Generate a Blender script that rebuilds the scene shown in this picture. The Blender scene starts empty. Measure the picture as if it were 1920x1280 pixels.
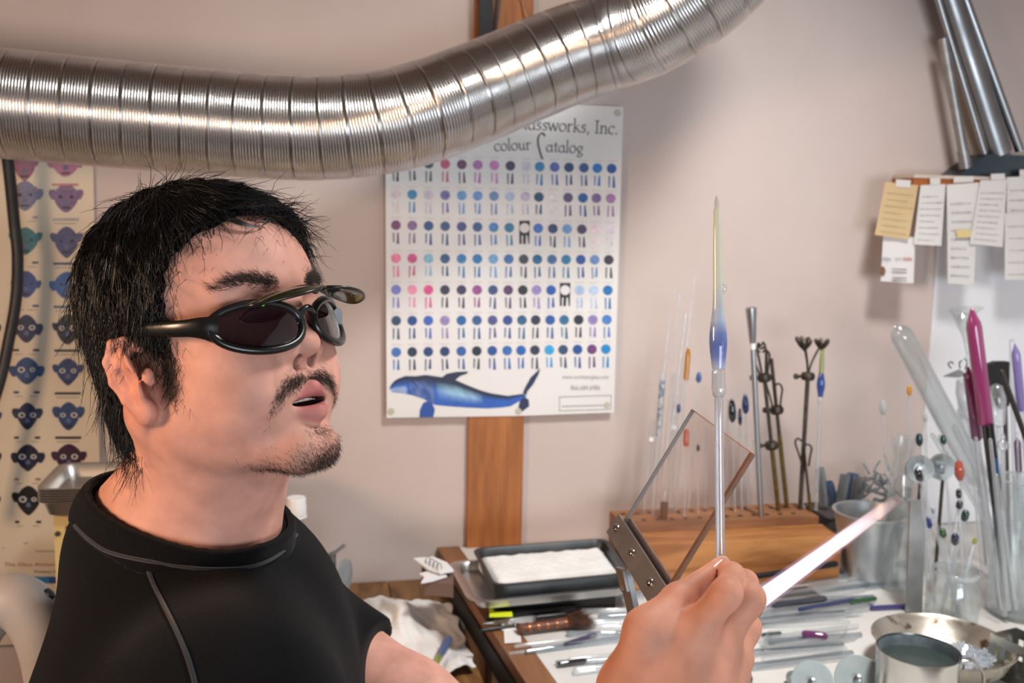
import bpy, math
import numpy as np
from mathutils import Vector, Matrix

SC = bpy.context.scene
COL = SC.collection
rng = np.random.default_rng(7)
PI = math.pi

# ------------------------------------------------------------------ camera, world, lights, exposure
FPX = 1867.0
YAW, PITCH, ROLL = math.radians(11.7), math.radians(7.6), math.radians(1.2)
CAM = np.array([0.0, 0.0, 1.39])
_f = np.array([math.sin(YAW) * math.cos(PITCH), math.cos(YAW) * math.cos(PITCH), -math.sin(PITCH)])
_r0 = np.array([math.cos(YAW), -math.sin(YAW), 0.0])
_u0 = np.cross(_r0, _f)
CR = _r0 * math.cos(ROLL) + _u0 * math.sin(ROLL)
CU = _u0 * math.cos(ROLL) - _r0 * math.sin(ROLL)
CF = _f
cam_data = bpy.data.cameras.new('camera')
cam_data.sensor_width = 36.0
cam_data.lens = 36.0 * FPX / 1920.0
cam_data.clip_start = 0.02
cam = bpy.data.objects.new('camera', cam_data)
COL.objects.link(cam)
cam.matrix_world = Matrix(((CR[0], CU[0], -CF[0], CAM[0]), (CR[1], CU[1], -CF[1], CAM[1]),
                           (CR[2], CU[2], -CF[2], CAM[2]), (0, 0, 0, 1)))
SC.camera = cam
cam_data.dof.use_dof = True
cam_data.dof.focus_distance = 0.70
cam_data.dof.aperture_fstop = 11.0

SC.view_settings.view_transform = 'Standard'
SC.view_settings.look = 'None'
SC.view_settings.gamma = 1.0
SC.view_settings.exposure = 0.0
SC.view_settings.use_curve_mapping = False

world = bpy.data.worlds.new('world')
SC.world = world
world.use_nodes = True
world.node_tree.nodes['Background'].inputs[0].default_value = (0.95, 0.82, 0.74, 1)
world.node_tree.nodes['Background'].inputs[1].default_value = 0.3

def area_light(name, loc, target, sx, sy, power, color):
    ld = bpy.data.lights.new(name, 'AREA')
    ld.shape = 'RECTANGLE'
    ld.size, ld.size_y = sx, sy
    ld.energy = power
    ld.color = color
    o = bpy.data.objects.new(name, ld)
    COL.objects.link(o)
    o.location = loc
    d = Vector(target) - Vector(loc)
    o.rotation_euler = d.to_track_quat('-Z', 'Y').to_euler()
    return o

area_light('window_daylight', (0.55, -1.6, 1.00), (0.1, 1.6, 1.0), 1.3, 0.8, 38, (0.84, 0.92, 1.0))
desk = area_light('desk_lamp_light', (0.78, 0.75, 2.32), (0.62, 1.22, 0.75), 0.24, 0.24, 11.5, (1.0, 0.98, 0.96))
desk.data.spread = math.radians(110)
area_light('room_lamp_light', (-0.98, 0.50, 1.45), (-0.3, 0.85, 1.12), 0.25, 0.25, 11, (1.0, 0.64, 0.40))

# ------------------------------------------------------------------ placing helpers (pixels of the 1920x1280 frame -> points of the place)
W = 1.81                      # the back wall stands at y = W
TZ = 0.75                     # table top

def ray(px, py):
    return CF + CR * ((px - 960.0) / FPX) + CU * ((640.0 - py) / FPX)
def at(px, py, d):            # d = distance along the optical axis
    return CAM + ray(px, py) * d
def tab(px, py, z=TZ):
    r = ray(px, py)
    return CAM + r * ((z - CAM[2]) / r[2])
def wal(px, py, off=0.0):
    r = ray(px, py)
    return CAM + r * ((W - off - CAM[1]) / r[1])
XR = wal(2060, 640)[0]        # the right wall stands at x = XR, outside the frame
def rwal(px, py, off=0.0):
    r = ray(px, py)
    return CAM + r * ((XR - off) / r[0])
def pxm(p):                   # metres per pixel at point p
    return float(np.dot(np.asarray(p) - CAM, CF)) / FPX

# ------------------------------------------------------------------ materials
def lin(c):
    return c / 12.92 if c <= 0.04045 else ((c + 0.055) / 1.055) ** 2.4
def hexc(h):
    return tuple(lin(int(h[i:i + 2], 16) / 255.0) for i in (0, 2, 4)) + (1.0,)
_M = {}
def mat(name, color, rough=0.5, metal=0.0, color2=None, scale=20.0, bump=0.0, bscale=None, stretch=(1, 1, 1),
        transmission=0.0, alpha=1.0, spec=0.5, sheen=0.0, sss=0.0, detail=4.0, contrast=(0.35, 0.65), coat=0.0, aniso=0.0,
        r2=None, dist=0.0):
    if name in _M:
        return _M[name]
    m = bpy.data.materials.new(name)
    m.use_nodes = True
    nt = m.node_tree
    b = nt.nodes['Principled BSDF']
    c = hexc(color) if isinstance(color, str) else color
    b.inputs['Base Color'].default_value = c
    b.inputs['Roughness'].default_value = rough
    b.inputs['Metallic'].default_value = metal
    b.inputs['Specular IOR Level'].default_value = spec
    b.inputs['Transmission Weight'].default_value = transmission
    b.inputs['Alpha'].default_value = alpha
    b.inputs['Coat Weight'].default_value = coat
    b.inputs['Anisotropic'].default_value = aniso
    if sheen:
        b.inputs['Sheen Weight'].default_value = sheen
    if sss:
        b.inputs['Subsurface Weight'].default_value = sss
        b.inputs['Subsurface Radius'].default_value = (0.010, 0.004, 0.002)
        b.inputs['Subsurface Scale'].default_value = 0.5
    tc = mp = None
    if color2 or bump or r2 is not None:
        tc = nt.nodes.new('ShaderNodeTexCoord')
        mp = nt.nodes.new('ShaderNodeMapping')
        mp.inputs['Scale'].default_value = stretch
        nt.links.new(tc.outputs['Object'], mp.inputs['Vector'])
    if color2 or r2 is not None:
        n = nt.nodes.new('ShaderNodeTexNoise')
        n.inputs['Scale'].default_value = scale
        n.inputs['Detail'].default_value = detail
        n.inputs['Distortion'].default_value = dist
        nt.links.new(mp.outputs[0], n.inputs['Vector'])
        if color2:
            rp = nt.nodes.new('ShaderNodeValToRGB')
            rp.color_ramp.elements[0].position, rp.color_ramp.elements[1].position = contrast
            rp.color_ramp.elements[0].color = c
            rp.color_ramp.elements[1].color = hexc(color2) if isinstance(color2, str) else color2
            nt.links.new(n.outputs['Fac'], rp.inputs['Fac'])
            nt.links.new(rp.outputs[0], b.inputs['Base Color'])
        if r2 is not None:
            mr = nt.nodes.new('ShaderNodeMapRange')
            mr.inputs['From Min'].default_value, mr.inputs['From Max'].default_value = 0.3, 0.7
            mr.inputs['To Min'].default_value, mr.inputs['To Max'].default_value = rough, r2
            nt.links.new(n.outputs['Fac'], mr.inputs['Value'])
            nt.links.new(mr.outputs[0], b.inputs['Roughness'])
    if bump:
        n2 = nt.nodes.new('ShaderNodeTexNoise')
        n2.inputs['Scale'].default_value = bscale or scale * 4
        n2.inputs['Detail'].default_value = 5.0
        nt.links.new(mp.outputs[0], n2.inputs['Vector'])
        bp = nt.nodes.new('ShaderNodeBump')
        bp.inputs['Strength'].default_value = min(1.0, bump)
        bp.inputs['Distance'].default_value = 0.002
        nt.links.new(n2.outputs['Fac'], bp.inputs['Height'])
        nt.links.new(bp.outputs[0], b.inputs['Normal'])
    _M[name] = m
    return m

def glass(name, tint='f4f8f8', body=0.10, edge=0.55, rough=0.03, refr=0.25):
    """clear or tinted glass: see-through in the middle, brighter and glossy towards the edge"""
    if name in _M:
        return _M[name]
    m = bpy.data.materials.new(name)
    m.use_nodes = True
    nt = m.node_tree
    nt.nodes.remove(nt.nodes['Principled BSDF'])
    out = nt.nodes['Material Output']
    c = hexc(tint)
    tr = nt.nodes.new('ShaderNodeBsdfTransparent'); tr.inputs[0].default_value = c
    gl = nt.nodes.new('ShaderNodeBsdfGlossy'); gl.inputs['Roughness'].default_value = rough
    gl.inputs[0].default_value = (0.95, 0.97, 1, 1)
    di = nt.nodes.new('ShaderNodeBsdfTranslucent'); di.inputs[0].default_value = c
    df = nt.nodes.new('ShaderNodeBsdfDiffuse'); df.inputs[0].default_value = c
    rf = nt.nodes.new('ShaderNodeBsdfRefraction'); rf.inputs[0].default_value = c; rf.inputs['IOR'].default_value = 1.25
    lw = nt.nodes.new('ShaderNodeLayerWeight'); lw.inputs[0].default_value = 0.35
    m1 = nt.nodes.new('ShaderNodeMixShader'); m1.inputs[0].default_value = refr
    nt.links.new(tr.outputs[0], m1.inputs[1]); nt.links.new(rf.outputs[0], m1.inputs[2])
    m0 = nt.nodes.new('ShaderNodeMixShader'); m0.inputs[0].default_value = 0.5
    nt.links.new(di.outputs[0], m0.inputs[1]); nt.links.new(df.outputs[0], m0.inputs[2])
    m2 = nt.nodes.new('ShaderNodeMixShader'); m2.inputs[0].default_value = body
    nt.links.new(m1.outputs[0], m2.inputs[1]); nt.links.new(m0.outputs[0], m2.inputs[2])
    m3 = nt.nodes.new('ShaderNodeMixShader')
    mr = nt.nodes.new('ShaderNodeMapRange')
    mr.inputs['From Min'].default_value, mr.inputs['From Max'].default_value = 0.0, 1.0
    mr.inputs['To Min'].default_value, mr.inputs['To Max'].default_value = 0.05, edge
    nt.links.new(lw.outputs['Facing'], mr.inputs['Value'])
    nt.links.new(mr.outputs[0], m3.inputs[0])
    nt.links.new(m2.outputs[0], m3.inputs[1]); nt.links.new(gl.outputs[0], m3.inputs[2])
    nt.links.new(m3.outputs[0], out.inputs[0])
    _M[name] = m
    return m

# ------------------------------------------------------------------ mesh builder
def nrm(v):
    v = np.asarray(v, float)
    n = np.linalg.norm(v)
    return v / n if n > 1e-12 else v
def frame_of(d):
    d = nrm(d)
    a = np.array([0, 0, 1.0]) if abs(d[2]) < 0.9 else np.array([1.0, 0, 0])
    x = nrm(np.cross(a, d)); y = np.cross(d, x)
    return x, y, d
class MB:
    def __init__(s):
        s.v, s.f, s.m, s.n = [], [], [], 0
    def add(s, verts, faces, mi=0):
        verts = np.asarray(verts, float).reshape(-1, 3)
        b = s.n
        s.v.append(verts); s.n += len(verts)
        s.f += [tuple(i + b for i in f) for f in faces]
        s.m += [mi] * len(faces)
        return s
    def box(s, c, size, axes=None, mi=0, bev=0.0):
        c = np.asarray(c, float); hx, hy, hz = np.asarray(size, float) / 2
        X, Y, Z = axes if axes is not None else np.eye(3)
        if bev <= 0:
            vs = [c + X * hx * i + Y * hy * j + Z * hz * k for k in (-1, 1) for j in (-1, 1) for i in (-1, 1)]
            s.add(vs, [(0, 2, 3, 1), (4, 5, 7, 6), (0, 1, 5, 4), (2, 6, 7, 3), (0, 4, 6, 2), (1, 3, 7, 5)], mi)
        else:
            loop = []
            for (sx, sy, a0) in ((1, 1, 0), (-1, 1, 90), (-1, -1, 180), (1, -1, 270)):
                for a in (0, 45, 90):
                    t = math.radians(a0 + a)
                    loop.append((sx * (hx - bev) + bev * math.cos(t), sy * (hy - bev) + bev * math.sin(t)))
            s.prism([c + X * p[0] + Y * p[1] - Z * hz for p in loop], Z * 2 * hz, mi)
        return s
    def prism(s, poly, ext, mi=0, cap=True):
        poly = np.asarray(poly, float); n = len(poly)
        vs = np.vstack([poly, poly + np.asarray(ext, float)])
        fs = [(i, (i + 1) % n, n + (i + 1) % n, n + i) for i in range(n)]
        if cap:
            fs += [tuple(range(n - 1, -1, -1)), tuple(range(n, 2 * n))]
        return s.add(vs, fs, mi)
    def tube(s, pts, rad, n=10, mi=0, cap=True, rnd=False, flat=1.0, up=None):
        pts = np.asarray(pts, float); k = len(pts)
        rad = np.full(k, rad, float) if np.isscalar(rad) else np.asarray(rad, float)
        if rnd:
            P, R = list(pts), list(rad)
            d0, d1 = nrm(P[0] - P[1]), nrm(P[-1] - P[-2])
            hd = [(p_ + d0 * R[0] * q, R[0] * math.sqrt(max(0, 1 - q * q))) for p_, q in ((P[0], .97), (P[0], .75), (P[0], .4))]
            tl = [(p_ + d1 * R[-1] * q, R[-1] * math.sqrt(max(0, 1 - q * q))) for p_, q in ((P[-1], .4), (P[-1], .75), (P[-1], .97))]
            pts = np.array([h[0] for h in hd] + P + [t[0] for t in tl]); rad = np.array([h[1] for h in hd] + R + [t[1] for t in tl]); k = len(pts)
        t = np.gradient(pts, axis=0)
        x, y, _ = frame_of(t[0])
        if up is not None:
            y = nrm(np.asarray(up) - nrm(t[0]) * np.dot(up, nrm(t[0]))); x = np.cross(y, nrm(t[0]))
        vs = []
        for i in range(k):
            d = nrm(t[i])
            x = nrm(x - d * np.dot(x, d)); y = np.cross(d, x)
            for j in range(n):
                a = 2 * PI * j / n
                vs.append(pts[i] + (x * math.cos(a) + y * flat * math.sin(a)) * rad[i])
        fs = [(i * n + j, i * n + (j + 1) % n, (i + 1) * n + (j + 1) % n, (i + 1) * n + j) for i in range(k - 1) for j in range(n)]
        if cap:
            fs += [tuple(range(n - 1, -1, -1)), tuple((k - 1) * n + j for j in range(n))]
        return s.add(vs, fs, mi)
    def lathe(s, prof, o, axis=(0, 0, 1), n=28, mi=0, sx=1.0, closed=False):
        """prof: (radius, height) pairs along axis from o"""
        o = np.asarray(o, float); x, y, d = frame_of(axis)
        vs = [o + d * h + (x * math.cos(2 * PI * j / n) * sx + y * math.sin(2 * PI * j / n)) * max(r, 1e-5) for r, h in prof for j in range(n)]
        k = len(prof)
        fs = [(i * n + j, i * n + (j + 1) % n, (i + 1) * n + (j + 1) % n, (i + 1) * n + j) for i in range(k - 1) for j in range(n)]
        if closed:
            fs += [((k - 1) * n + j, (k - 1) * n + (j + 1) % n, (j + 1) % n, j) for j in range(n)]
        else:
            if prof[0][0] > 1e-4: fs.append(tuple(range(n - 1, -1, -1)))
            if prof[-1][0] > 1e-4: fs.append(tuple((k - 1) * n + j for j in range(n)))
        return s.add(vs, fs, mi)
    def grid(s, fn, nu, nv, mi=0):
        vs = [fn(i / nu, j / nv) for j in range(nv + 1) for i in range(nu + 1)]
        fs = [(j * (nu + 1) + i, j * (nu + 1) + i + 1, (j + 1) * (nu + 1) + i + 1, (j + 1) * (nu + 1) + i) for j in range(nv) for i in range(nu)]
        return s.add(vs, fs, mi)
    def build(s, name, mats, parent=None, smooth=True, base=None, auto=None):
        V = np.vstack(s.v) if s.v else np.zeros((0, 3))
        if parent is not None and base is None:
            base = parent.get('_b')
            base = np.array(base) if base is not None else np.zeros(3)
        if parent is None and base is None:
            mn, mx = V.min(0), V.max(0)
            base = np.array([(mn[0] + mx[0]) / 2, (mn[1] + mx[1]) / 2, mn[2]])
        me = bpy.data.meshes.new(name)
        me.from_pydata((V - base).tolist(), [], s.f)
        mats = mats if isinstance(mats, (list, tuple)) else [mats]
        for m in mats:
            me.materials.append(m)
        me.polygons.foreach_set('material_index', s.m)
        me.polygons.foreach_set('use_smooth', [smooth] * len(s.f))
        me.update()
        if smooth:
            me.set_sharp_from_angle(angle=math.radians(50 if auto is None else auto))
        o = bpy.data.objects.new(name, me)
        COL.objects.link(o)
        if parent is None:
            o.location = base
        else:
            o.parent = parent
        o['_b'] = [float(q) for q in base]
        return o
AUTO = 40
def thing(name, label, cat, base, group=None):
    o = bpy.data.objects.new(name, None)
    COL.objects.link(o)
    o.location = base
    o.empty_display_size = 0.02
    o['label'], o['category'] = label, cat
    if group: o['group'] = group
    o['_b'] = [float(q) for q in base]
    return o
def tag(o, label, cat, group=None, kind=None):
    o['label'], o['category'] = label, cat
    if group: o['group'] = group
    if kind: o['kind'] = kind
    return o
def struct(o, label=None):
    o['kind'] = 'structure'
    if label: o['label'] = label
    return o
def lerp(a, b, t):
    return np.asarray(a) * (1 - t) + np.asarray(b) * t
def spline(pts, n):
    """Catmull-Rom through pts, n samples per span"""
    P = [np.asarray(p, float) for p in pts]
    P = [2 * P[0] - P[1]] + P + [2 * P[-1] - P[-2]]
    out = []
    for i in range(1, len(P) - 2):
        for k in range(n):
            t = k / n
            out.append(0.5 * ((2 * P[i]) + (P[i + 1] - P[i - 1]) * t + (2 * P[i - 1] - 5 * P[i] + 4 * P[i + 1] - P[i + 2]) * t * t + (3 * P[i] - P[i - 1] - 3 * P[i + 1] + P[i + 2]) * t ** 3))
    out.append(P[-2])
    return np.array(out)

# ------------------------------------------------------------------ the room
M_wall = mat('wall_plaster', 'cdbfb9', 0.9, color2='c6b6af', scale=3.0, bump=0.25, bscale=220)
M_white = mat('wall_white', 'e8e9ec', 0.85, color2='dfe0e4', scale=4.0, bump=0.15, bscale=150)
M_floor = mat('floor_boards', '6b5a4c', 0.6, color2='594a3f', scale=6, stretch=(1, 8, 1))
M_ceil = mat('ceiling_board', '7d6455', 0.9, color2='705848', scale=5)
X0, Y0, ZC = -2.2, -2.6, 2.45
def wall_box(name, lo, hi, m):
    lo, hi = np.array(lo), np.array(hi)
    return struct(MB().box((lo + hi) / 2, hi - lo).build(name, m, smooth=False))
wall_box('wall_back', (X0 - .1, W, 0), (XR + .1, W + .1, ZC), M_wall)
wall_box('wall_right', (XR, Y0, 0), (XR + .1, W, ZC), M_white)
wall_box('wall_left', (X0 - .1, Y0, 0), (X0, W, ZC), M_wall)
wall_box('floor', (X0 - .1, Y0 - .1, -.1), (XR + .1, W + .1, 0), M_floor)
wall_box('ceiling', (X0 - .1, Y0 - .1, ZC), (XR + .1, W + .1, ZC + .1), M_ceil)
wall_box('wall_front', (X0 - .1, Y0 - .1, 0), (XR + .1, Y0, ZC), mat('wall_front_plaster', '8a7c73', 0.9, color2='7a6d65', scale=2))
pnl = [wal(1741, 350, .0), wal(2050, 350, .0)]
px0, px1, pz0, pz1 = wal(1741, 640)[0], XR - .004, .752, wal(1741, 352)[2]
struct(MB().box(((px0 + px1) / 2, W - .003, (pz0 + pz1) / 2), (px1 - px0, .006, pz1 - pz0)).build('trim_2', M_white, smooth=False), 'smooth white wall panel below the corner shelf')
# the wooden post set into the back wall
M_post = mat('post_wood', 'b06f38', 0.55, color2='93572a', scale=9, stretch=(9, 9, 0.8), detail=6, bump=0.1, bscale=60)
pl, pr = wal(877, 800)[0], wal(980, 800)[0]
struct(MB().box(((pl + pr) / 2, W - 0.006, ZC / 2), (pr - pl, 0.012, ZC)).build('trim_1', M_post, smooth=False), 'brown wooden wall post behind the colour chart poster')

# ------------------------------------------------------------------ print helpers
def ink_mat(name, rough=0.45, mott=0.35, scale=120):
    m = bpy.data.materials.new(name); m.use_nodes = True
    nt = m.node_tree; b = nt.nodes['Principled BSDF']
    oi = nt.nodes.new('ShaderNodeObjectInfo')
    tc = nt.nodes.new('ShaderNodeTexCoord'); n = nt.nodes.new('ShaderNodeTexNoise')
    n.inputs['Scale'].default_value = scale; n.inputs['Detail'].default_value = 3
    n.inputs['Distortion'].default_value = 1.5
    nt.links.new(tc.outputs['Object'], n.inputs['Vector'])
    mx = nt.nodes.new('ShaderNodeMix'); mx.data_type = 'RGBA'; mx.blend_type = 'MULTIPLY'
    mx.inputs['Factor'].default_value = mott
    rp = nt.nodes.new('ShaderNodeValToRGB')
    rp.color_ramp.elements[0].position, rp.color_ramp.elements[1].position = 0.3, 0.7
    rp.color_ramp.elements[0].color = (0.35, 0.35, 0.4, 1); rp.color_ramp.elements[1].color = (1.6, 1.6, 1.6, 1)
    nt.links.new(n.outputs['Fac'], rp.inputs['Fac'])
    nt.links.new(oi.outputs['Color'], mx.inputs['A']); nt.links.new(rp.outputs[0], mx.inputs['B'])
    nt.links.new(mx.outputs['Result'], b.inputs['Base Color'])
    b.inputs['Roughness'].default_value = rough
    return m
M_ink = ink_mat('printed_ink')
M_ink_black = mat('ink_black', '22252c', 0.5)
M_ink_grey = mat('ink_grey', '8c8a8c', 0.6)
M_ink_pale = mat('ink_pale', 'c6c4c4', 0.6)
M_ink_white = mat('ink_white', 'e6e4e4', 0.5)
M_paper = mat('poster_paper', 'e4e2e0', 0.35, color2='dedad6', scale=4, bump=0.08, bscale=6)

def text_geo(s, size=1.0):
    """outline text as flat verts and faces, baseline at 0, left at 0"""
    cu = bpy.data.curves.new('t', 'FONT'); cu.body = s; cu.size = size; cu.resolution_u = 2
    o = bpy.data.objects.new('t', cu); COL.objects.link(o)
    dg = bpy.context.evaluated_depsgraph_get()
    me = o.evaluated_get(dg).to_mesh()
    v = np.array([tuple(q.co) for q in me.vertices]); f = [tuple(p.vertices) for p in me.polygons]
    o.evaluated_get(dg).to_mesh_clear()
    bpy.data.objects.remove(o); bpy.data.curves.remove(cu)
    return v, f

def arc(cx, cy, rx, ry, a0, a1, n=12):
    return [(cx + rx * math.cos(math.radians(a0 + (a1 - a0) * i / n)), cy + ry * math.sin(math.radians(a0 + (a1 - a0) * i / n))) for i in range(n + 1)]
GLYPH = {  # advance, strokes; x-height 1
    'a': (1.0, [arc(.42, .45, .38, .46, 55, 330), [(.78, .98), (.76, .3), (.84, .05), (.98, .02)]]),
    's': (.72, [[(.6, .85), (.45, .98), (.25, .95), (.14, .8), (.2, .62), (.45, .47), (.6, .32), (.55, .1), (.35, 0), (.1, .08)]]),
    'w': (1.35, [[(0, .98), (.35, 0), (.66, .9)], [(.6, .98), (.95, 0), (1.25, .98)], [(-.08, .97), (.14, .97)], [(1.12, .97), (1.36, .97)]]),
    'o': (1.0, [arc(.47, .49, .43, .5, 0, 360, 20)]),
    'r': (.72, [[(.18, .98), (.18, 0)], [(.18, .6), (.35, .92), (.52, .98), (.66, .9)], [(.03, .02), (.36, .02)], [(.04, .94), (.18, .98)]]),
    'k': (.95, [[(.18, 1.75), (.18, 0)], [(.18, .4), (.7, .98)], [(.36, .58), (.82, .02), (.95, .02)], [(.03, .02), (.32, .02)], [(.04, 1.7), (.18, 1.75)]]),
    ',': (.4, [[(.18, .1), (.22, 0), (.1, -.3)]]),
    '.': (.4, [[(.14, .02), (.22, .1)], [(.14, .1), (.22, .02)]]),
    ' ': (.45, []),
    'I': (.7, [[(.34, 1.6), (.34, 0)], [(.12, 1.59), (.56, 1.59)], [(.12, .02), (.56, .02)]]),
    'n': (1.0, [[(.16, .98), (.16, 0)], [(.16, .65), (.35, .92), (.55, .98), (.72, .85), (.76, .5), (.76, 0)], [(.02, .02), (.3, .02)], [(.62, .02), (.92, .02)], [(.02, .94), (.16, .98)]]),
    'c': (.85, [arc(.47, .49, .43, .5, 45, 315, 16)]),
    'l': (.42, [[(.18, 1.75), (.18, 0)], [(.04, .02), (.34, .02)], [(.04, 1.7), (.18, 1.75)]]),
    'u': (1.0, [[(.16, .98), (.16, .35), (.25, .06), (.45, 0), (.65, .12), (.74, .35)], [(.74, .98), (.74, .05), (.92, .02)], [(.0, .97), (.16, .98)]]),
    't': (.62, [[(.26, 1.35), (.26, .2), (.34, .02), (.55, .06)], [(.04, .95), (.52, .95)]]),
    'g': (.95, [arc(.42, .6, .32, .36, 0, 360, 16), [(.35, .25), (.22, .12), (.35, -.02), (.7, -.1), (.82, -.3), (.6, -.55), (.25, -.55), (.1, -.35), (.3, -.1)], [(.7, .85), (.92, .98)]]),
    'C': (.6, [[(1.15, 1.9), (1.0, 2.15), (.75, 2.2), (.5, 1.95), (.38, 1.5), (.42, .9), (.62, .1), (.8, -.45), (.9, -.62)]]),
}
def stroke_text(mb, s, place, h, wmax=.17, wmin=.06, nib=35):
    """place(x, y) maps glyph units (in pixels, y up) to a point of the sheet"""
    x0 = 0.0; na = math.radians(nib)
    for ch in s:
        adv, strokes = GLYPH[ch]
        for st in strokes:
            for (a, b) in zip(st[:-1], st[1:]):
                d = np.array([b[0] - a[0], b[1] - a[1]]); L = np.linalg.norm(d)
                if L < 1e-6: continue
                d /= L; nn = np.array([-d[1], d[0]])
                ang = math.atan2(d[1], d[0]) - na
                w = (wmin + (wmax - wmin) * abs(math.sin(ang))) / 2
                e = d * w * .5
                q = [np.array(a) - e + nn * w, np.array(b) + e + nn * w, np.array(b) + e - nn * w, np.array(a) - e - nn * w]
                mb.add([place(x0 + p[0] * h, p[1] * h) for p in q], [(3, 2, 1, 0)])
        x0 += (adv + .06) * h
    return x0

# ------------------------------------------------------------------ colour chart poster over the post
PO = 0.0145
def pp(px, py, lay=0.0005):
    return wal(px, py, PO + lay)
poster = thing('poster', 'large white glass colour chart poster with rows of blue dots and a whale', 'poster', wal(938, 780, PO))
c4 = [(722, 182), (1169, 200), (1151, 773), (725, 783)]
def quadpt(u, v):
    top = lerp(c4[0], c4[1], u); bot = lerp(c4[3], c4[2], u); p = lerp(top, bot, v)
    return p
mb = MB(); mb.prism([wal(*quadpt(u, v), PO) for (u, v) in ((0, 0), (0, 1), (.57, 1.004), (1, 1), (1, 0))], (0, .0005, 0)); mb.build('sheet', M_paper, poster, smooth=False)
rows = """1c2a4a 2a3a55 33445c c8577a 6a3a62 b070b0 d080c0 3a3355 d0ccd8 2a80b0 5065b0 20406f 30508a 2070c0 1a55a0
e3d3dc 2f8fc0 d4c8dc 7070b0 70a0d8 6a98d8 7090c0 b8c8e8 c8bcd4 1a4a70 e4dfe3 5a5078 1a58a0 7a6898 a878b0
7a4070 8a6a98 2a5088 3a5888 4a5590 3a6098 4a88c8 3080a8 ffffff 4070c8 304070 70a0d8 4a3f60 ead5dc ddd3dc
f080a8 d05090 90c8e0 305888 3a80c0 2a78b8 70a8d8 4070b0 3a4048 1a6090 406898 2a78a0 2a5098 6a8cc0 3a3545
7a80d0 f098b8 e05090 2f2f4a 3a3558 9a4a90 3a5080 5a3a68 1e2a30 9a88c8 1a58b0 ffffff a8c0e0 b8cce8 1a70b0
30486a 20488a 3a60b8 9a88b8 2060a0 305890 50508a 304890 2a6088 2a3048 2058a0 2a6890 202838 9080b8 4a80c8
4070b8 20304a 204078 203a68 3058a0 182430 204a90 3068b0 1a60b0 2a3048 30a0d8 30486a 205098 6a3a78 1a88c8""".split('\n')
ry = [(305, 316), (364, 372), (422, 431), (484, 487), (543, 544), (601, 599), (660, 654)]
cx1 = [742, 773, 804, 835, 866, 896, 927, 957, 987, 1012, 1040, 1067, 1095, 1120, 1147]
cx7 = [743, 773, 803, 834, 865, 894, 923, 951, 977, 1003, 1030, 1056, 1083, 1110, 1136]
for i, row in enumerate(rows):
    for j, hx in enumerate(row.split()):
        x = cx1[j] + (cx7[j] - cx1[j]) * i / 6.0
        y = ry[i][0] + (ry[i][1] - ry[i][0]) * (x - 742) / 405.0
        mb = MB()
        if hx == 'ffffff':
            mb.add([pp(x + a, y + b, .0004) for a, b in ((-10, -14), (10, -14), (9, 30), (-10, 30))], [(3, 2, 1, 0)], 1)
        n = 16
        mb.add([pp(x + 9.2 * math.cos(2 * PI * k / n), y - 9.2 * math.sin(2 * PI * k / n), .0007) for k in range(n)], [tuple(range(n))], 2 if hx == 'ffffff' else 0)
        for dx, w0, w1 in ((-4.5, 1.3, 1.1), (3.8, 1.3, 2.6)):
            y0, y1 = y + 14, y + 34 + rng.uniform(-2, 2)
            s = rng.uniform(-1, 1)
            mb.add([pp(x + dx - w0, y0, .0007), pp(x + dx + w0, y0, .0007), pp(x + dx + w1 + s, y1, .0007), pp(x + dx - w1 + s, y1, .0007)], [(3, 2, 1, 0)], 2 if hx == 'ffffff' else 0)
        yc = y - 14
        mb.add([pp(x - 9, yc - .6), pp(x + 9, yc - .6), pp(x + 9, yc + .6), pp(x - 9, yc + .6)], [(3, 2, 1, 0)], 3)
        o = mb.build('colour_swatch', [M_ink, M_ink_black, M_ink_white, M_ink_pale], poster, smooth=False)
        o.color = hexc(hx)
# headline, partly behind the duct
mb = MB()
def line_place(xa, ya, xb, yb):
    L = math.hypot(xb - xa, yb - ya); dx, dy = (xb - xa) / L, (yb - ya) / L
    return lambda x, y: pp(xa + dx * x + dy * y * 1.0, ya + dy * x - dx * y)
stroke_text(mb, 'lassworks, Inc.', line_place(983, 242, 1165, 252), 14.4)
mb.build('headline', M_ink_black, poster, smooth=False)
mb = MB()
stroke_text(mb, 'colour', line_place(927, 283, 1000, 280), 13.0)
stroke_text(mb, 'atalog', line_place(1024, 284, 1090, 287), 13.2)
stroke_text(mb, 'C', line_place(1002, 287, 1040, 287), 17, .2, .1)
mb.build('headline_second_line', M_ink_black, poster, smooth=False)
def small_text(s, xa, ya, xb, h, m, name, parent, mapper=pp, yb=None):
    v, f = text_geo(s)
    wd = v[:, 0].max(); yb = ya if yb is None else yb
    mbt = MB(); mbt.add([mapper(xa + (xb - xa) * p[0] / wd, ya + (yb - ya) * p[0] / wd - p[1] * h) for p in v], f)
    return mbt.build(name, m, parent, smooth=False)
small_text('www.northstarglass.com', 1054, 710, 1141, 11, M_ink_grey, 'web_address', poster)
small_text('866.684.6986', 1070, 731, 1125, 13, M_ink_grey, 'phone_number', poster)
mb = MB()
for a, b in (((1049, 744), (1146, 741)), ((1146, 741), (1146, 767)), ((1146, 767), (1049, 770)), ((1049, 770), (1049, 744))):
    mb.tube([pp(*a), pp(*b)], .0004, 4)
mb.add([pp(1053 + a, 761 + b - a * .03) for a, b in ((0, 0), (88, 0), (88, 1.6), (0, 1.6))], [(3, 2, 1, 0)], 1)
mb.build('stockist_box', [M_ink_black, M_ink_grey], poster, smooth=False)
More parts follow.
